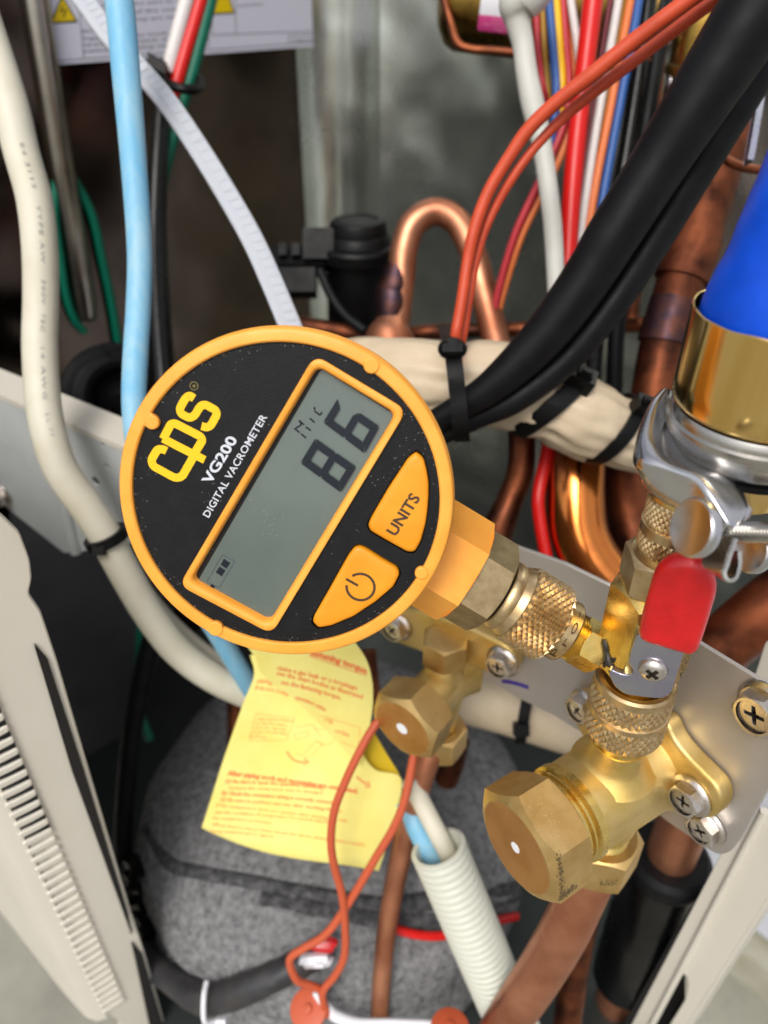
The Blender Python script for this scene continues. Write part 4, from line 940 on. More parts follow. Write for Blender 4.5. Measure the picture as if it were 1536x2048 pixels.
for m, r, L, lab in (
    ('crimson', 7, [(1070, -40, 262), (1073, 40, 262), (1077, 110, 262), (1085, 170, 262), (1093, 205, 266)], 'short crimson wire close beside the pale grey cable'),
    ('mustard', 7, [(1084, -40, 264), (1086, 50, 264), (1090, 130, 264), (1097, 200, 266), (1100, 215, 270)], 'mustard wire between the short crimson wire and the blue wire'),
    ('bluew', 9, [(1094, -60, 262), (1100, 20, 262), (1107, 100, 262), (1113, 170, 262), (1110, 235, 264), (1101, 290, 266), (1080, 360, 270)], 'blue wire left of the bright yellow wire'),
    ('yelloww', 8.5, [(1108, -60, 262), (1114, 20, 262), (1119, 90, 262), (1124, 170, 262), (1120, 240, 266), (1108, 300, 270)], 'bright yellow wire between blue and crimson wires'),
    ('crimson', 8, [(1122, -60, 262), (1127, 20, 262), (1132, 90, 262), (1138, 175, 262), (1130, 240, 264), (1104, 310, 266), (1066, 390, 270), (1030, 470, 274), (1000, 570, 280), (985, 640, 284)], 'crimson wire right of the yellow one, turning down behind the orange wires'),
    ('orangew', 8, [(1134, -60, 264), (1140, 20, 264), (1145, 90, 264), (1151, 170, 264), (1144, 240, 266), (1118, 320, 268), (1078, 400, 272), (1040, 480, 276), (1008, 580, 282), (990, 650, 286)], 'orange wire running beside the long crimson wire'),
    ('whitew', 8, [(1136, -40, 260), (1146, 30, 260), (1155, 90, 260), (1160, 150, 260), (1158, 210, 262), (1150, 280, 266)], 'white wire touching the left edge of the red sleeve'),
    ('maroon', 6, [(1230, -60, 266), (1221, 0, 266), (1203, 110, 266), (1180, 260, 267), (1162, 400, 268), (1150, 500, 268), (1140, 600, 268)], 'maroon wire next to the right edge of the red sleeve'),
    ('whitew', 8.5, [(1245, -60, 264), (1237, 0, 264), (1219, 105, 264), (1197, 230, 265), (1175, 370, 266), (1158, 490, 266), (1146, 580, 266)], 'white wire right of the maroon wire'),
    ('mustard', 5.5, [(1256, -60, 267), (1248, 0, 267), (1232, 95, 267), (1211, 220, 268), (1188, 370, 269), (1170, 490, 269), (1158, 580, 269)], 'thin mustard wire between the white and orange wires'),
    ('orangew', 8.5, [(1270, -60, 264), (1261, 0, 264), (1243, 95, 264), (1221, 215, 265), (1193, 360, 266), (1172, 490, 266), (1160, 580, 266)], 'orange wire in the right hand row beside the blue one'),
    ('crimson', 5.5, [(1272, -60, 268), (1264, 10, 268), (1252, 90, 268), (1232, 210, 269), (1207, 350, 270), (1184, 480, 270), (1172, 580, 270)], 'thin crimson wire between the orange and the broad blue wire'),
    ('bluew', 9.5, [(1286, -60, 265), (1277, 0, 265), (1262, 90, 265), (1243, 190, 266), (1219, 320, 267), (1196, 450, 268), (1180, 560, 268)], 'broad blue wire at the edge of the loom next to the black sleeving'),
):
    cable('loom_wire', M[m], L, r, lab, 'wire', GW, n=12)
cable('wire_sleeve', M['shrink'], [(1305, -60, 272), (1297, 0, 272), (1279, 130, 273), (1256, 280, 274), (1232, 420, 275), (1200, 600, 277), (1185, 760, 280)], 17, 'glossy black sleeve beside the broad blue wire', 'sleeve', n=16)
cable('wire_sleeve', M['rubber'], [(1335, -60, 278), (1326, 0, 278), (1310, 130, 279), (1286, 280, 280), (1262, 420, 280), (1235, 640, 282), (1228, 790, 284)], 17, 'second black sleeve, further from the blue wire', 'sleeve', n=16)

# copper pipes
cable('copper_bend', M['copper'], [(790, 660, 292), (797, 610, 291), (803, 560, 290), (807, 505, 289), (826, 450, 288), (868, 424, 288), (910, 440, 288), (940, 490, 288), (962, 565, 287), (984, 650, 286), (1000, 720, 284)], 27.5, 'upturned copper U bend behind the black coil and orange wires', 'pipe', n=28, sub=10)
ub_ = bpy.data.objects['copper_bend']
for nm, m, L in (('brazed_joint', 'burnt', [(783, 640, 292, 30), (785, 610, 291, 33), (786, 585, 291, 34), (790, 570, 290, 31), (797, 535, 290, 27.5)]),
                 ('swaged_end', 'copper', [(780, 690, 292, 52), (781, 665, 292, 46), (783, 648, 292, 36), (783, 636, 292, 30)])):
    mb = MB(); mb.tube([P(x, y, d) for x, y, d, r in L], [px(r, d) for x, y, d, r in L], n=26); mb.build(nm, M[m], ub_)
cable('copper_pipe', M['darkcopper'], [(800, 668, 312), (900, 662, 310), (1050, 658, 306), (1200, 652, 302), (1320, 648, 298)], 15, 'thin dark copper pipe running level behind the U bend', 'pipe')
rpb = thing('copper_pipe', 'tall brown copper pipe standing behind the black cables beside the blue sleeve', 'pipe', P(1330, 650, 262))
RPL = [(1492, 90, 258), (1462, 200, 260), (1428, 350, 262), (1390, 480, 263), (1362, 560, 264), (1328, 675, 265), (1306, 790, 267), (1290, 900, 270)]
mb = MB(); mb.tube(path(RPL), [px(r, 264) for r in (54, 52, 50, 49, 47, 45, 44, 44)], n=28); mb.build('pipe_wall', M['darkcopper'], rpb)
for y0, y1, r, m in ((560, 480, 54, 'darkcopper'), (690, 640, 50, 'burnt'), (655, 600, 47.5, 'burnt')):
    pc = catmull(path(RPL), 20); seg = [p for p in pc if y1 <= proj(p)[1] <= y0]
    mb = MB(); mb.tube(seg[::max(1, len(seg)//5)], px(r, 264), n=26, sub=4); mb.build('sleeve_joint', M[m], rpb)
cable('capillary_tube', M['darkcopper'], [(1414, 268, 244), (1432, 300, 243), (1462, 325, 242), (1505, 338, 242), (1560, 340, 242)], 9, 'thin brown capillary tube curling beside the tall copper pipe', 'pipe')
cl_ = MB(); cl_.ribbon(path([(1546, 60, 232), (1530, 130, 232), (1512, 230, 232), (1500, 300, 232), (1495, 325, 232)]), px(6, 232), .004, lambda p, t: R_); tag(cl_.build('spring_clip', M['zinc'], None), 'thin zinc strip above the blue sleeve', 'clip')
cable('copper_pipe', M['brightcopper'], [(1158, 850, 268), (1152, 920, 266), (1150, 1000, 264), (1158, 1070, 263), (1188, 1130, 262), (1238, 1185, 262), (1300, 1240, 264)], 58, 'shiny thick copper pipe curving down under the beige bundle', 'pipe', n=36, sub=10)
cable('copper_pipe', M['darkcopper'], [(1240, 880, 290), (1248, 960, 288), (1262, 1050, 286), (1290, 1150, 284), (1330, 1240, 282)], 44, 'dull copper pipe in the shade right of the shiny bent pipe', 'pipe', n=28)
cable('copper_pipe', M['darkcopper'], [(1040, 820, 274), (1044, 890, 274), (1040, 945, 274), (1020, 1000, 275), (996, 1060, 276), (975, 1130, 278)], [26, 27, 27, 27, 32, 32], 'short dark copper bend between gauge and shiny pipe', 'pipe', n=24)
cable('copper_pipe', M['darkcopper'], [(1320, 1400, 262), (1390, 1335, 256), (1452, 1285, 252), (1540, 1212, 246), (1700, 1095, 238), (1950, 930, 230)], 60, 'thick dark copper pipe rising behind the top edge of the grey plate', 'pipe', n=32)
cable('copper_pipe', M['copper'], [(1185, 1740, 214), (1158, 1800, 219), (1124, 1870, 226), (1080, 1945, 236), (1030, 2020, 247), (980, 2100, 260)], [44, 45, 46, 46, 46, 46], 'thick copper pipe leaving the large flare nut', 'pipe', n=32)
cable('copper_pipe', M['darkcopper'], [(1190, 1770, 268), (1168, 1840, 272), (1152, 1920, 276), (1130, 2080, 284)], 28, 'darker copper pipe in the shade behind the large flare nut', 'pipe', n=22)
cable('copper_pipe', M['copper'], [(880, 1480, 250), (858, 1510, 250), (840, 1560, 252), (816, 1650, 258), (793, 1750, 264), (775, 1850, 268), (764, 1950, 272), (756, 2090, 276)], [26, 26, 25, 24, 21, 20, 19, 18], 'slender copper pipe hanging down from the smaller valve', 'pipe', n=24)
cable('copper_pipe', M['darkcopper'], [(915, 1480, 290), (905, 1525, 294), (892, 1560, 298)], 24, 'stub of dark copper pipe behind the smaller flare nut', 'pipe', n=20)
cable('copper_pipe', M['darkcopper'], [(735, 1300, 300), (742, 1370, 300), (744, 1420, 302)], 17, 'short copper pipe glimpsed right of the yellow leaflet', 'pipe')
cable('copper_pipe', M['darkcopper'], [(470, 1350, 330), (472, 1450, 334), (470, 1520, 336)], 18, 'copper pipe entering the felt jacket behind the leaflet', 'pipe')
ip = thing('insulated_pipe', 'copper pipe in a glossy black heat shrink sleeve beside the cream post', 'pipe', P(1300, 1840, 270))
def vline(x, y, d, ys):
    b = P(x, y, d); q = Col(b); return [q.at(y_) for y_ in ys]
ipa = vline(1338, 1720, 262, (1560, 1640, 1720, 1840, 1960, 2060)); 
mb = MB(); mb.tube(ipa, px(47, 262), n=26); mb.build('pipe_wall', M['copper'], ip)
mb = MB(); q = vline(1338, 1720, 262, (1722, 1780, 1850, 1910, 1952)); mb.tube(q, [px(r, 262) for r in (78, 76, 78, 77, 74)], n=36, rough=.012); mb.build('shrink_sleeve', M['shrink'], ip)
mb = MB(); q = vline(1338, 1720, 262, (1708, 1716, 1724, 1736)); mb.tube(q, [px(r, 262) for r in (70, 82, 84, 79)], n=36); mb.build('sleeve_lip', M['rubber'], ip)

# brass reversing valve at the top
rv = thing('reversing_valve', 'stained brass valve body with a white and pink sticker at the top', 'valve body', P(1000, 20, 300))
mb = MB(); a_, b_ = P(905, -4, 300), P(1300, 40, 292); dd = (b_-a_); rr_ = px(92, 298)*1000; tl = dd.length*1000
mb.lathe(a_, dd, [(-5, rr_*.3), (-4, rr_*.6), (-1, rr_*.88), (3, rr_), (tl*.55, rr_), (tl*.56, rr_*1.04), (tl*.6, rr_*1.04), (tl*.61, rr_), (tl, rr_)], n=44); rvb = mb.build('valve_shell', M['oldbrass'], rv)
dd.normalize(); X_, Y_, _ = basis(dd); vv = (CAM-a_); va_ = math.atan2(vv.dot(Y_), vv.dot(X_))
def lab(u0_, u1_, a0_, a1_, off, m, nm, par):
    k = MB(); rg = []
    for i in range(13):
        a = a0_+(a1_-a0_)*i/12; d = X_*math.cos(a)+Y_*math.sin(a)
        rg.append([a_+dd*(u0_*.001)+d*(rr_+off)*.001, a_+dd*(u1_*.001)+d*(rr_+off)*.001, a_+dd*(u1_*.001)+d*(rr_+off+.1)*.001, a_+dd*(u0_*.001)+d*(rr_+off+.1)*.001])
    k.rings(rg); return k.build(nm, m, par)
def lpos(x, y):  # pixel -> (u mm, angle) on the shell, by marching the ray
    best = None; r0 = ray(x, y)
    for i in range(4000):
        p = CAM+r0*(.2+i*.00004); q = p-a_; u = q.dot(dd)
        if (q-dd*u).length < rr_*.001: return u*1000, math.atan2((q-dd*u).dot(Y_), (q-dd*u).dot(X_))
    return 0, va_
uA, aA = lpos(955, 60); uB, aB = lpos(1058, 28); u2, aM = lpos(955, 28); u3, aT = lpos(952, 2)
print('label', uA, aA, uB, aB, aM, aT)
sgn = 1 if aA > aM else -1
lab(uA, uB, aM+sgn*-1.2, aM, .05, M['whitelabel'], 'white_sticker', rvb)
pk = lab(uA, uB, aM, aA, .06, M['pink'], 'pink_sticker', rvb)
fnl = lambda aa, ab, ua, ub: (lambda u, v, w: a_+dd*((ua+(ub-ua)*u)*.001)+(X_*math.cos(ab+(aa-ab)*v)+Y_*math.sin(ab+(aa-ab)*v))*(rr_+.2+w)*.001)
da = aA-aM
MB().text('FOSHAN', fnl(aM+da*.12, aM+da*.34, uA+(uB-uA)*.28, uA+(uB-uA)*.72), .02, 0, 2, 1.2).build('lettering', M['pinkline'], pk)
MB().text('AUTOMATIC CO', fnl(aM+da*.42, aM+da*.62, uA+(uB-uA)*.1, uA+(uB-uA)*.95), .02, 0, 2, 1.2).build('lettering', M['pinkline'], pk)
MB().text('MADE IN', fnl(aM+da*.7, aM+da*.9, uA+(uB-uA)*.36, uA+(uB-uA)*.8), .02, 0, 2, 1.2).build('lettering', M['pinkline'], pk)
cable('copper_pipe', M['darkcopper'], [(880, -30, 288), (900, 40, 288), (914, 84, 287), (940, 98, 286), (990, 102, 284), (1060, 108, 282), (1200, 118, 280), (1300, 122, 278)], 8.5, 'thin copper tube running along under the brass valve body', 'pipe')
ac = thing('brass_canister', 'upright brass canister with crimped seam behind the black cables', 'canister', P(1375, 110, 270))
cb = Col(P(1378, 190, 268)); mb = MB(); y0 = 250; base = cb.at(y0)
mb.lathe(base, up, [((cb.at(y)-base).dot(up)*1000, cb.mm(r, y)) for y, r in ((250, 30), (225, 45), (190, 50), (150, 51), (146, 56), (130, 56), (126, 51), (70, 52), (20, 46), (-20, 30))], n=36); mb.build('canister_shell', M['oldbrass'], ac)
for y in (80, 165): 
    mb = MB(); mb.sphere(P(1338, y, 258), px(5, 258), px(14, 258), .002, 10, 8, (R_, U_, W_)); mb.build('highlight_dot', M['chrome'], ac)  # bright dots modelled to stand for highlights on the brass shell

cable('copper_pipe', M['darkcopper'], [(1322, 40, 286), (1310, 180, 287), (1297, 300, 288), (1282, 440, 290), (1262, 640, 292)], 15, 'narrow copper pipe glimpsed between black sleeve and thickest black cable', 'pipe')

# black solenoid coil
co = thing('solenoid_coil', 'black moulded coil with stepped cap left of the copper U bend', 'coil', P(715, 560, 302))
cq = Col(P(717, 480, 302)); base = cq.at(650); mb = MB()
mb.lathe(base, up, [((cq.at(y)-base).dot(up)*1000, cq.mm(r, y)) for y, r in ((650, 60), (640, 64), (520, 64), (512, 82), (492, 84), (486, 80), (484, 66), (470, 62), (466, 58), (448, 57), (440, 52), (437, 40), (440, 36), (440, 1))], n=48, caps=(True, False)); mb.build('coil_body', M['black'], co)
mb = MB(); mb.box(P(600, 520, 304), R_*px(52, 304), U_*px(22, 304)+W_*.002, W_*.006); mb.box(P(590, 566, 302), R_*px(42, 302), U_*px(24, 302), W_*.005); mb.box(P(640, 500, 302), R_*px(30, 302), U_*px(30, 302), W_*.008); mb.build('plug_housing', M['black'], co)
for k in range(3):
    mb = MB(); mb.box(P(566+k*26, 500, 296), R_*px(8, 296), U_*px(12, 296), W_*.0015); mb.build('plug_latch', M['rubber'], co)
cable('coil_lead', M['rubber'], [(640, 540, 298), (662, 590, 297), (690, 630, 296), (730, 662, 294)], 10, 'black lead curving from the coil down to the U bend', 'wire')
cable('copper_pipe', M['darkcopper'], [(600, 650, 308), (690, 664, 306), (760, 674, 306)], 18, 'short dark pipe stub under the black coil', 'pipe', n=22)

# ================================================================ compressor in its felt jacket
from mathutils.bvhtree import BVHTree
cj = P(672, 1620, 348); cj.z = .198
jk = thing('compressor', 'compressor wrapped in a thick grey felt jacket at the bottom', 'compressor', cj)
mb = MB(); NR = 96; rg = []
prof_ = [(0, 84), (10, 86), (20, 87), (28, 87), (34, 85.5), (37, 85), (40, 86.5), (46, 86), (54, 83), (61, 77), (66, 69), (69, 60), (71, 46), (72, 25), (72, 4)]
pp = catmull([V((t, r, 0)) for t, r in prof_], 4)
for q in pp:
    ring = []
    for k in range(NR):
        a = 2*math.pi*k/NR; w = 1+.012*math.sin(a*5+q.x*.06)+.008*math.sin(a*11-q.x*.13)+random.uniform(-.003, .003)
        ring.append(cj+V((math.cos(a)*q.y*w, math.sin(a)*q.y*w, q.x+random.uniform(-.15, .15)))*.001)
    rg.append(ring)
mb.rings(rg); jo = mb.build('felt_jacket', M['felt'], jk, sharp=80)
bvh = BVHTree.FromPolygons([tuple(v) for v in mb.v], mb.f)
def drape(x, y, off=0, bv=bvh, dflt=330):
    h = bv.ray_cast(CAM, ray(x, y).normalized())
    if h[0] is None: return P(x, y, dflt)
    n = h[1] if h[1].dot(CAM-h[0]) > 0 else -h[1]
    return h[0]+n*(off*.001)
for nm, L, w, th in (('fold_shade_band', [(290, 1650), (333, 1722), (400, 1745), (512, 1764), (640, 1790), (760, 1806), (880, 1800), (1024, 1775), (1060, 1755)], 21, .0028),
                     ('fold_shade_band', [(520, 1795), (640, 1818), (760, 1840), (850, 1842), (930, 1830), (1040, 1790)], 22, .0026)):
    mb = MB(); mb.tube([drape(x, y, -2.9) for x, y in L], px(w, 290), n=12); mb.build(nm, M['felt_fold_shade'], jk)  # darker felt band colours in the shade of the jacket's recessed fold
# loose felt fibres on the jacket, too many to count
fb = MB()
for i in range(2600):
    x, y = random.uniform(270, 1080), random.uniform(1380, 2048)
    h = bvh.ray_cast(CAM, ray(x, y).normalized())
    if h[0] is None: continue
    n = h[1] if h[1].dot(CAM-h[0]) > 0 else -h[1]
    d = V((random.uniform(-1, 1), random.uniform(-1, 1), random.uniform(-1, 1))); d = (d-n*d.dot(n)*.6).normalized()
    p = h[0]+n*.0002; e = p+d*random.uniform(.001, .0035)+n*random.uniform(0, .0012); s_ = d.cross(n).normalized()*.00005
    fb.add([p-s_, p+s_, e+s_, e-s_], [(0, 1, 2, 3)])
fb.build('felt_fibres', mat('felt_fibre', '#a3a0a4', .9, spec=.1), jk, kind='stuff', smooth=False)
SB = [(262, 1760), (285, 1840), (318, 1900), (370, 1948), (430, 1972), (500, 1960), (570, 1935), (640, 1905)]
mb = MB(); mb.tube([drape(x, y, 5) for x, y in SB], [px(r, 290) for r in (20, 22, 24, 27, 29, 28, 26, 24)], n=22, rough=.06)
o = tag(mb.build('heater_cable', mat('grey_black_sleeve', '#2c2c30', .5, col2='#3d3a38', vs=120, bump=(500, .15))), 'fat dark grey sleeve hugging the felt jacket near the bottom', 'cable')
t = thing('cable_tie', 'white cable tie round the fat dark sleeve on the felt jacket', 'cable tie', drape(452, 1965, 8))
mb = MB(); mb.tube([drape(x, y, z) for x, y, z in ((440, 1938, 8), (447, 1950, 12), (450, 1966, 14), (457, 1980, 12), (472, 1990, 9))], px(5, 280), n=8); mb.build('strap', M['white'], t)
mb = MB(); mb.box(drape(470, 1988, 10), R_*px(9, 280), U_*px(9, 280), W_*.0018); mb.build('lock_head', M['white'], t)
t = thing('wire_connector', 'small red and white plug at the end of the fat dark sleeve', 'connector', drape(640, 1900, 9))
mb = MB(); q_ = drape(650, 1888, 11); mb.tube([q_-R_*.0036+U_*.0006, q_-R_*.0030, q_+R_*.0028-U_*.0005, q_+R_*.0036-U_*.0008], [.0016, .0025, .0026, .0018], n=8, sub=3); mb.tube([q_-R_*.003, q_-R_*.007-U_*.001], .0011, n=8); mb.build('red_shell', M['redgrip'], t)
mb = MB(); q_ = drape(640, 1914, 10); mb.tube([q_-R_*.0046-U_*.0005, q_-R_*.004, q_+R_*.0035+U_*.0005, q_+R_*.0042+U_*.0008], [.0014, .0024, .0023, .0015], n=6, sub=3); mb.box(q_+R_*.001-W_*.0022, R_*.0016, U_*.0009, W_*.0006); mb.build('white_shell', M['white'], t)
mb = MB(); mb.tube([drape(x, y, 3) for x, y in ((780, 1858), (830, 1868), (880, 1866), (930, 1848), (1020, 1825))], px(9, 280), n=10)
tag(mb.build('power_wire', M['red']), 'red wire lying across the felt jacket behind the slender copper pipe', 'wire')
mb = MB()
for i in range(7):
    L = [P(262+random.uniform(-8, 16), 1720+i*30+random.uniform(-10, 10), 318), P(285+random.uniform(-8, 8), 1745+i*28, 312), P(300+random.uniform(-6, 12), 1770+i*30, 318)]
    mb.tube(L, .0035, n=8, sub=4, rough=.3)
tag(mb.build('crumpled_film', M['shrink']), 'crumpled glossy black plastic wrap between grille panel and felt jacket', 'plastic wrap')

# lower beige taped pipe with a tie
cable('taped_pipe', M['tape'], [(880, 1375, 290), (960, 1392, 288), (1040, 1416, 286), (1120, 1444, 284), (1180, 1462, 284)], [62, 62, 60, 58, 56], 'beige taped pipe under the lower edge of the grey plate', 'taped pipe', n=28)
t = thing('cable_tie', 'black cable tie hanging from the lower beige taped pipe', 'cable tie', P(1048, 1420, 268))
mb = MB(); mb.ribbon(path([(1062, 1370, 272), (1052, 1410, 268), (1045, 1450, 268), (1040, 1485, 274)]), px(11, 268), .0014, lambda p, t: R_); mb.build('strap', M['black'], t)
mb = MB(); mb.box(P(1042, 1458, 268), R_*px(15, 268), U_*px(12, 268), W_*.0022); mb.build('lock_head', M['black'], t)

# corrugated conduit with two cables entering it
cdt = thing('corrugated_conduit', 'pale ribbed conduit tube rising left of the large flare nut', 'conduit', P(885, 1705, 244))
CL = [(876, 1694, 244), (910, 1775, 248), (950, 1870, 254), (990, 1965, 262), (1030, 2060, 272), (1070, 2150, 284)]
cpth = catmull(path(CL), 60); acc = 0; mb = MB(); r0_ = px(56, 250); dist = [0]
for a, b in zip(cpth, cpth[1:]): dist.append(dist[-1]+(b-a).length)
fine = []; pitch = .00265; L_ = dist[-1]; nst = int(L_/pitch*8)
for k in range(nst+1):
    d_ = L_*k/nst; i = min(max(j for j in range(len(dist)) if dist[j] <= d_+1e-9), len(cpth)-2)
    fine.append((cpth[i].lerp(cpth[i+1], (d_-dist[i])/(dist[i+1]-dist[i])), d_))
t0_ = (cpth[1]-cpth[0]).normalized(); x_, y_, _ = basis(t0_); rg = []
for k, (p, d_) in enumerate(fine):
    t_ = (fine[min(k+1, nst)][0]-fine[max(k-1, 0)][0]).normalized(); x_ = (x_-t_*x_.dot(t_)).normalized(); y_ = t_.cross(x_)
    r_ = r0_*(.955+.045*max(-.8, min(1, 1.6*math.sin(2*math.pi*d_/pitch))))
    rg.append([p+(x_*math.cos(2*math.pi*j/36)+y_*math.sin(2*math.pi*j/36))*r_ for j in range(36)])
rim = [fine[0][0]+(v-fine[0][0])*.86 for v in rg[0]]; deep = [v+t0_*.02 for v in rim]
mb.rings([deep, rim]+rg, (False, False)); mb.build('ribbed_tube', M['conduit'], cdt, sharp=50)
cable('mains_cable', M['cream'], [(820, 1560, 250), (846, 1610, 250), (876, 1668, 248), (900, 1718, 250), (925, 1790, 254)], 20, 'cream cable entering the mouth of the ribbed conduit', 'cable')
cable('mains_cable', M['sky_cable'], [(812, 1600, 256), (832, 1650, 254), (856, 1700, 251), (885, 1770, 254)], 22, 'pale blue cable beside the cream one in the mouth of the ribbed conduit', 'cable')

# yellow leaflet
def Dm_(x, y): return 246+(y-1350)*.035+2.2*math.sin(x/58+y/140)
def Df_(x, y): return 237+(y-1300)*.045-max(0, (745-x)/230)**1.6*11
def sheet(rows, D, nu_=16, sag=None, th=.18):
    k = MB(); top = []; L = catmull([V((a[0], a[1], 0)) for a, b in rows], 5); Rr = catmull([V((b[0], b[1], 0)) for a, b in rows], 5); n_ = len(L)
    for i in range(n_):
        row = []
        for j in range(nu_+1):
            u = j/nu_; q = L[i].lerp(Rr[i], u); y = q.y+(sag(u) if sag and i == n_-1 else (sag(u)*(i/(n_-1))**3 if sag else 0))
            row.append((q.x, y))
        top.append(row)
    f = [[P(x, y, D(x, y)) for x, y in r] for r in top]; b = [[P(x, y, D(x, y)+th) for x, y in r] for r in top]
    k.rings([[*fr, *reversed(bk)] for fr, bk in zip(f, b)], (True, True)); return k
lf = thing('paper_leaflet', 'folded yellow instruction leaflet with red print hanging below the gauge', 'leaflet', P(600, 1480, 248))
k = sheet([((500, 1310), (704, 1310)), ((508, 1350), (714, 1380)), ((487, 1405), (722, 1440)), ((455, 1495), (726, 1505)), ((440, 1540), (752, 1540)), ((428, 1578), (802, 1556)), ((416, 1616), (792, 1630)), ((403, 1656), (757, 1742))], Dm_, 24, lambda u: 26*math.sin(math.pi*min(1, u*1.05))*(1-u*.75))
ms = k.build('lower_sheet', M['tagyellow'], lf, sharp=60)
k = sheet([((494, 1292), (700, 1270)), ((512, 1318), (732, 1318)), ((522, 1346), (744, 1360)), ((556, 1376), (746, 1400)), ((586, 1396), (744, 1425)), ((640, 1450), (736, 1470)), ((690, 1500), (726, 1510)), ((712, 1528), (718, 1532))], Df_, 16)
fs_ = k.build('folded_sheet', M['tagyellow'], lf, sharp=60)
k = sheet([((736, 1452), (746, 1460)), ((728, 1490), (764, 1492)), ((722, 1520), (782, 1522)), ((734, 1546), (800, 1550))], lambda x, y: 254+(x-730)*.02, 8)
k.build('turned_back', M['tagback'], lf, sharp=60)
def tline(par, D, body, a, b, h, bold=.0, res=1):
    ax_, ay_ = a; bx_, by_ = b; l = math.hypot(bx_-ax_, by_-ay_); nx, ny = (by_-ay_)/l, -(bx_-ax_)/l
    def fn(u, v, w):
        x, y = ax_+(bx_-ax_)*u+nx*v*h, ay_+(by_-ay_)*u+ny*v*h-10*0+7*math.sin(u*math.pi)*(-.35)
        return P(x, y, D(x, y)-.12-w*.5)
    return MB().text(body, fn, .05, bold, res)
def tstroke(D, L, w, closed=False): return MB().stroke(L, w, .1, lambda x, y, z: P(x, y, D(x, y)-.14-z*.3), closed)
TX = lambda x, y: (400+x/3.657, 1280+y/3.657)
for body, a, b, h, bo in (
    ('After piping work and vacuuming are completed,', (200, 988), (1155, 1122), 9.5, .5), ('(1) Be sure to open the operation valve fully,', (185, 1045), (910, 1092), 7.5, .35),
    ('because the compressor may be damaged.', (212, 1092), (905, 1130), 7, .1), ('(2) Check the connection wiring is correctly connected.', (155, 1130), (1010, 1205), 7.5, .35),
    ('(3) Be sure to perform test run, after checking the gas.', (148, 1178), (1040, 1262), 7.5, .2), ('If the compressor does not operate after starting test run,', (120, 1218), (1080, 1335), 7, .05),
    ('see the condition of compressor for several minutes', (112, 1268), (960, 1345), 7, .05), ('for compressor protection.', (95, 1315), (535, 1352), 7, .05),
    ('When there is any problem except the above, please contact a nearby', (88, 1360), (1205, 1510), 7, .05), ('local maintenance agent.', (80, 1410), (545, 1450), 7, .05),
    ('If do not, it may', (405, 362), (650, 410), 8, .2), ('piping,', (420, 312), (530, 330), 8, .2)):
    tline(ms, Dm_, body, TX(*a), TX(*b), h, bo).build('lettering', M['tagprint'], ms)
for body, a, b, h, bo in (('fastening torque', (800, 108), (1218, 250), 13, .5), ('cause a gas leak or a breakage', (560, 215), (1148, 368), 10, .2), ('see the chart bodies as illustrated', (560, 255), (1185, 432), 10, .2),
    ('see the fastening torque.', (590, 322), (1030, 440), 10, .2), ('operation valve', (690, 430), (915, 525), 9, .2), ('Cap', (905, 595), (970, 620), 9, 0), ('torque', (985, 680), (1088, 712), 9, .1)):
    tline(fs_, Df_, body, TX(*a), TX(*b), h, bo).build('lettering', M['tagprint'], fs_)
mb = tstroke(Df_, [TX(800, 118), TX(1218, 262)], 1.2); mb.build('underline', M['tagprint'], fs_)
tstroke(Df_, [TX(870, 552), TX(1172, 642), TX(1155, 800), TX(1040, 745)], .7).build('drawn_box', M['tagprint'], fs_)
tstroke(Dm_, [TX(412, 540), TX(690, 572), TX(632, 735), TX(358, 735)], .6, True).build('drawn_box', M['tagprint'], ms)
for i in range(5): tline(ms, Dm_, ['After piping is finished', 'to fix the valve', 'close the cap with', 'torque. See the table', 'below'][i], TX(425-i*14, 588+i*32), TX((680, 640, 640, 650, 500)[i]-i*4, 606+i*30), 5, 0).build('lettering', M['tagprint'], ms)
mb = MB()
for L in ([(690, 690), (780, 668), (800, 700), (700, 730), (690, 690)], [(760, 830), (850, 740), (900, 760), (800, 860), (710, 830)], [(690, 640), (820, 620), (870, 660), (930, 650), (985, 700), (960, 760), (900, 770), (850, 730)], [(830, 640), (900, 720)]):
    mb.stroke([TX(*q) for q in L], .7, .1, lambda x, y, z: P(x, y, Dm_(x, y)-.14-z*.3))
mb.build('valve_drawing', M['tagprint'], ms)
mb = tstroke(Dm_, [TX(*q) for q in ((635, 815), (655, 850), (690, 880), (735, 895), (765, 893))], 3); mb.stroke([TX(762, 868), TX(792, 892), TX(758, 912)], 2.6, .1, lambda x, y, z: P(x, y, Dm_(x, y)-.15-z*.3))
mb.stroke([TX(*q) for q in ((1145, 1000), (1180, 1030), (1222, 1058))], 3, .1, lambda x, y, z: P(x, y, Dm_(x, y)-.14-z*.3)); mb.stroke([TX(1228, 1035), TX(1240, 1072), TX(1205, 1075)], 2.4, .1, lambda x, y, z: P(x, y, Dm_(x, y)-.15-z*.3))
mb.build('drawn_arrow', M['tagprint'], ms)

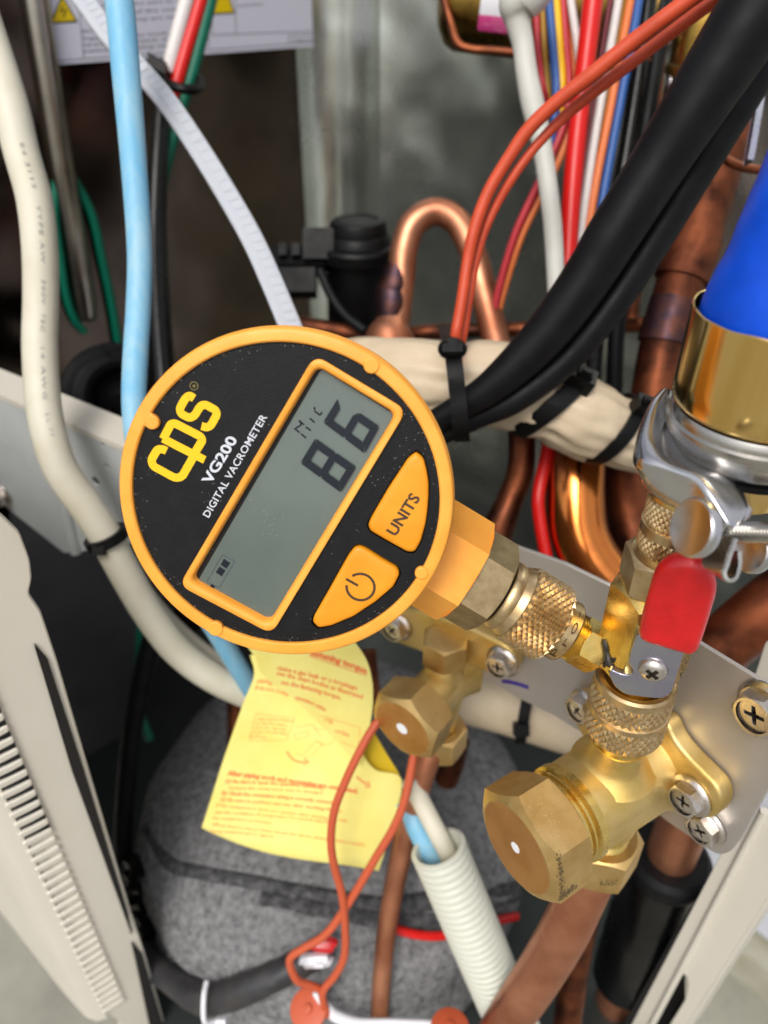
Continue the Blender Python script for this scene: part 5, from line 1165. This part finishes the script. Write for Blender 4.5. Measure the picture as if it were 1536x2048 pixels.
# lower sensor wires, tabs and white bracket
cable('sensor_wire', M['redwire2'], [(790, 1400, 232), (745, 1458, 231), (716, 1510, 231), (692, 1560, 232), (669, 1620, 234), (662, 1680, 237), (668, 1730, 240), (684, 1790, 244), (690, 1850, 248), (689, 1910, 252), (672, 1948, 255), (648, 1978, 257), (646, 2000, 259), (656, 2030, 262)], 8.2, 'brick red wire bowing left in front of the yellow leaflet', 'wire', sub=6)
cable('sensor_wire', M['redwire2'], [(850, 1420, 240), (830, 1500, 240), (812, 1590, 240), (790, 1650, 241), (752, 1715, 243), (704, 1795, 246), (655, 1865, 249), (610, 1895, 251), (584, 1912, 252), (580, 1930, 253), (594, 1960, 255), (614, 1968, 257), (640, 1978, 259)], 8.2, 'brick red wire crossing down from behind the smaller valve', 'wire', sub=6)
bkt = thing('sensor_clip', 'white wire clip with round red plastic tabs at the bottom edge', 'clip', P(720, 2030, 265))
mb = MB(); mb.tube(path([(628, 1985, 262), (650, 2010, 262), (672, 2032, 263), (720, 2046, 264), (790, 2046, 264), (880, 2050, 264)]), [px(r, 263) for r in (5, 9, 12, 10, 9, 9)], n=12); mb.build('clip_wire', M['white'], bkt)
for x, y in ((618, 2018), (900, 2056)):
    mb = MB(); nn = ((CAM-P(x, y, 262))*.8+V((-.3, 0, .2))*.3).normalized()
    if x > 800: nn = (U_*.9-W_*.45).normalized()
    mb.lathe(P(x, y, 262), nn, [(0, .1), (0, 6.2), (.5, 6.6), (1, 6.4), (1.2, 5.9), (1.2, 1.6), (2.2, 1.4), (2.4, .1)], n=32, caps=(True, True)); mb.build('round_tab', M['redwire2'], bkt)

# ================================================================ warning label on the partition
wl = thing('warning_label', 'white warning label with yellow triangles and small print on the dark sheet', 'label', PP.hit(380, 60))
LQ = [(78, -40), (108, 130), (652, 91), (650, -60)]
lz = 1.3
mb = MB(); mb.flat([[PP.uv(*p, lz) for p in LQ]], .15, lambda a, b, c: PP.pt(a, b, lz+c)); lab_ = mb.build('label_sheet', M['label'], wl)
z2 = lz+.1
pf = lambda a, b, c: PP.pt(a, b, z2+c)
mb = MB()
for L in ([(94, 10), (114, 122), (650, 83)], [(107, 47), (155, 44)], [(155, -20), (168, 117)], [(415, -20), (418, 97)], [(424, 70), (640, 62)], [(424, -20), (424, 70)], [(470, -10), (472, 68)], [(640, -20), (644, 84)], [(577, 72), (640, 68), (640, 84), (578, 88), (577, 72)]):
    mb.stroke([PP.uv(*p, z2) for p in L], .35, .05, pf)
mb.build('ruled_lines', M['ink'], lab_)
for L, in (([(124, -8), (153, 42), (102, 46)],), ([(447, -40), (468, 25), (424, 28)],)):
    mb = MB(); mb.flat([[PP.uv(*p, z2) for p in L]], .1, lambda a, b, c: PP.pt(a, b, z2+.02+c)); tr = mb.build('warning_triangle', M['signyellow'], lab_)
    mb = MB(); mb.stroke([PP.uv(*p, z2) for p in L], .55, .1, lambda a, b, c: PP.pt(a, b, z2+.06+c), closed=True)
    if L[0][0] < 200: mb.stroke([PP.uv(*p, z2) for p in ((126, 10), (121, 23), (132, 20), (127, 35))], .5, .1, lambda a, b, c: PP.pt(a, b, z2+.08+c))
    mb.build('triangle_border', M['blackink'], tr)
for body, a, b, h in (('work. Before doing so, be sure to connect', (172, -2), (410, -19), 11), ('connectors, be sure to connect', (172, 16), (408, 1), 11), ('both ends of the connecting', (172, 33), (410, 17), 11), ('check that they are sufficiently', (172, 48), (408, 33), 11), ('disconnected.', (162, 66), (250, 60), 11),
    ('Take care not to touch live parts', (164, 82), (400, 64), 11), ('operating the switch, trial run or', (166, 93), (398, 77), 11), ('switches, existing switches.', (168, 106), (380, 90), 11), ('connections.', (474, 14), (528, 10), 9), ('FWMHCS336', (583, 85), (636, 81), 8)):
    al, bl_ = V(a), V(b); dirn = (bl_-al).normalized(); up_ = V((dirn.y, -dirn.x))
    ptext(PP, body, a, b, tuple(al+up_*h*.72), z2, .1, .05, 1).build('lettering', M['ink'], lab_)

# ================================================================ left bracket, grille panel, right post
db, nb = hor(27)
BP = Plane(P(130, 950, 268), db, nb)
lb = thing('cross_bracket', 'pale grey sheet metal bracket with small holes left of the gauge', 'bracket', BP.o)
holes = [[tuple(V(BP.uv(x, y))+V((r*math.cos(a), r*math.sin(a)))) for a in [2*math.pi*k/16 for k in range(16)]] for x, y, r in ((204, 886, .95), (213, 932, .95), (191, 963, 1.7))]
o1 = [BP.uv(*p) for p in ((-60, 772), (118, 846), (330, 935), (330, 1075), (160, 1104), (128, 1106), (-20, 990), (-60, 960))]
mb = MB(); mb.flat([fillet(o1, 1, 3)]+holes, 1.2, lambda a, b, c: BP.pt(a, b, c-.6), bev=.2); mb.build('bracket_face', M['greypaint'], lb)
mb = MB(); q = [BP.hit(-60, 772), BP.hit(118, 846), BP.hit(330, 935)]
mb.rings([[p+nb*.0005, p+nb*.0005+up*.002, p-nb*.012+up*.0022, p-nb*.012+up*.001] for p in q]); mb.build('top_flange', M['paint'], lb)
mb = MB(); q = [BP.hit(98, 862, .3), BP.hit(152, 1104, .3)]; mb.tube([q[0], q[0].lerp(q[1], .5), q[1]], .0022, n=14); mb.build('pressed_fold', M['greypaint'], lb)
put_screw(BP.hit(4, 990, .3), nb, 'hex screw on the pale grey bracket at the left edge', .9, 20)

df, nf = hor(40)
Ab = P(213, 2029, 292)
qv = V((.85, .53, 0)).normalized(); En = V((.53, -.85, 0)).normalized()
E_ = Plane(Ab, qv, En); Fp = Plane(Ab, df, nf)
gp = thing('grille_panel', 'cream moulded front grille panel with a column of ribs, seen edge on', 'panel', Ab)
eo = [(-80, 980), (4, 1032), (40, 1067), (60, 1120), (64, 1158), (57, 1188), (82, 1224), (113, 1317), (177, 1536), (262, 1823), (289, 1903), (330, 2048), (350, 2115), (250, 2115), (236, 2040), (213, 2029), (33, 1546), (-60, 1290), (-80, 1230)]
mb = MB(); mb.flat([fillet([E_.uv(*p) for p in eo], 1.2, 3)], 2.0, lambda a, b, c: E_.pt(a, b, c-1.0), bev=.5); mb.build('side_wall', M['paint'], gp, sharp=50)
mb = MB(); top = Ab.copy(); H_ = .24
fr = [Ab+up*h-En*0 for h in (0, H_)]
c_ = [Ab+df*-.16, Ab-nf*.0]; 
def fring(h, inset=0):
    a0_ = Ab+up*h
    return [a0_-df*.22+nf*.006, a0_-df*.02+nf*.0062, a0_-df*.006+nf*.0055, a0_-df*.0015+nf*.0035, a0_+En*.0008, a0_-df*.002-nf*.001, a0_-df*.02, a0_-df*.22]
mb.rings([fring(-.0015), fring(0), fring(H_*.5), fring(H_)]); mb.build('front_face', M['paint'], gp, sharp=70)
# ribs and the dark slots between the upper ones
W0 = (V(E_.uv(253, 1999))-V(E_.uv(213, 2022))); wl_ = abs(W0.x); pit = .0046
rib0 = None; n_ = int((E_.hit(20, 1500)-Ab).z/pit)+14
ktop = 1/1.0
for i in range(n_):
    z_ = .004+i*pit
    if rib0 is None:
        mb = MB(); b0 = Ab+up*z_; sl_ = .22
        mb.flat([fillet([(-.9, -1.0), (wl_*.55, -1.0+wl_*.55*sl_*.4), (wl_, -1.0+wl_*sl_*.6), (wl_, 1.5+wl_*sl_*.6), (wl_*.55, 1.5+wl_*.55*sl_*.4), (-.9, 1.5)], .9, 4)], 1.6, lambda u, v, w: b0+qv*(u*.001)+up*(v*.001)+En*((w+.5)*.001), bev=.5, bres=3)
        rib0 = mb.build('rib', M['paint'], gp, sharp=60); rib = rib0
    else:
        rib = rib0.copy(); COL.objects.link(rib); rib.parent = gp; rib.location = up*(i*pit)
    if proj(Ab+up*z_)[1] < 1690:
        mb = MB(); b0 = Ab+up*(z_+pit*.5); mb.box(b0+up*.0014+qv*(wl_*.0005)+En*.00025, qv*wl_*.00046, up*pit*.21, En*.0008); mb.build('slot', M['black_gap'], gp)
for L in ([(68, 1287), (95, 1318), (168, 1540), (256, 1826), (262, 1868), (143, 1540)], [(263, 1884), (284, 1908), (326, 2048), (345, 2110), (315, 2110), (298, 2048)]):
    mb = MB(); mb.flat([fillet([E_.uv(*p, .5) for p in L], .6, 3)], 1.0, lambda a, b, c: E_.pt(a, b, c+.4), bev=.3); mb.build('foam_strip', M['foam'], gp)
dp, np_ = hor(50)
RPp = Plane(P(1441, 1709, 226), dp, np_)
po = thing('corner_post', 'cream painted sheet metal corner post with a dark slot, below the grey plate', 'post', RPp.hit(1320, 2040))
outl = [(1441, 1709), (1490, 1615), (1600, 1640), (1580, 1725), (1536, 1793), (1374, 2048), (1320, 2135), (1210, 2150)]
slot = [(1362, 1946), (1374, 1952), (1377, 1972), (1370, 2000), (1338, 2052), (1322, 2078), (1292, 2080), (1322, 2022)]
mb = MB(); mb.flat([fillet([RPp.uv(*p) for p in outl], .8, 3), fillet([RPp.uv(*p) for p in slot], .8, 3)], 1.2, lambda a, b, c: RPp.pt(a, b, c-.6), bev=.25); mb.build('post_face', M['paint'], po)
mb = MB(); q0, q1 = RPp.hit(1530, 1622, .3), RPp.hit(1282, 2090, .3); mb.tube([q0, q0.lerp(q1, .5), q1], .0012, n=12); mb.build('pressed_ridge', M['paint'], po)
mb = MB(); q = [RPp.hit(1536, 1793), RPp.hit(1345, 2095)]; mb.rings([[p, p-np_*.016, p-np_*.016+dp*.001, p+dp*.001] for p in q]); mb.build('return_flange', M['paint'], po)
mb = MB(); mb.flat([fillet([RPp.uv(*p, -14) for p in ((1300, 1925), (1385, 1925), (1385, 2090), (1270, 2090))], 1, 3)], .6, lambda a, b, c: RPp.pt(a, b, c-9)); mb.build('slot_backing', M['foam'], po)
mb = MB(); mb.flat([fillet([RPp.uv(*p, 1.5) for p in ((1384, 1808), (1398, 1812), (1300, 2003), (1262, 2072), (1225, 2080), (1334, 1886))], .8, 3)], 4, lambda a, b, c: RPp.pt(a, b, c-3), bev=.5); mb.build('foam_strip', M['foam'], po)
mb = MB(); tp = Plane(P(1520, 1340, 214), dp, np_); mb.flat([fillet([tp.uv(*p) for p in ((1506, 1362), (1530, 1285), (1620, 1240), (1640, 1460))], 1, 3)], 3, lambda a, b, c: tp.pt(a, b, c-1.5), bev=.3); mb.build('post_tab', M['paint'], po)
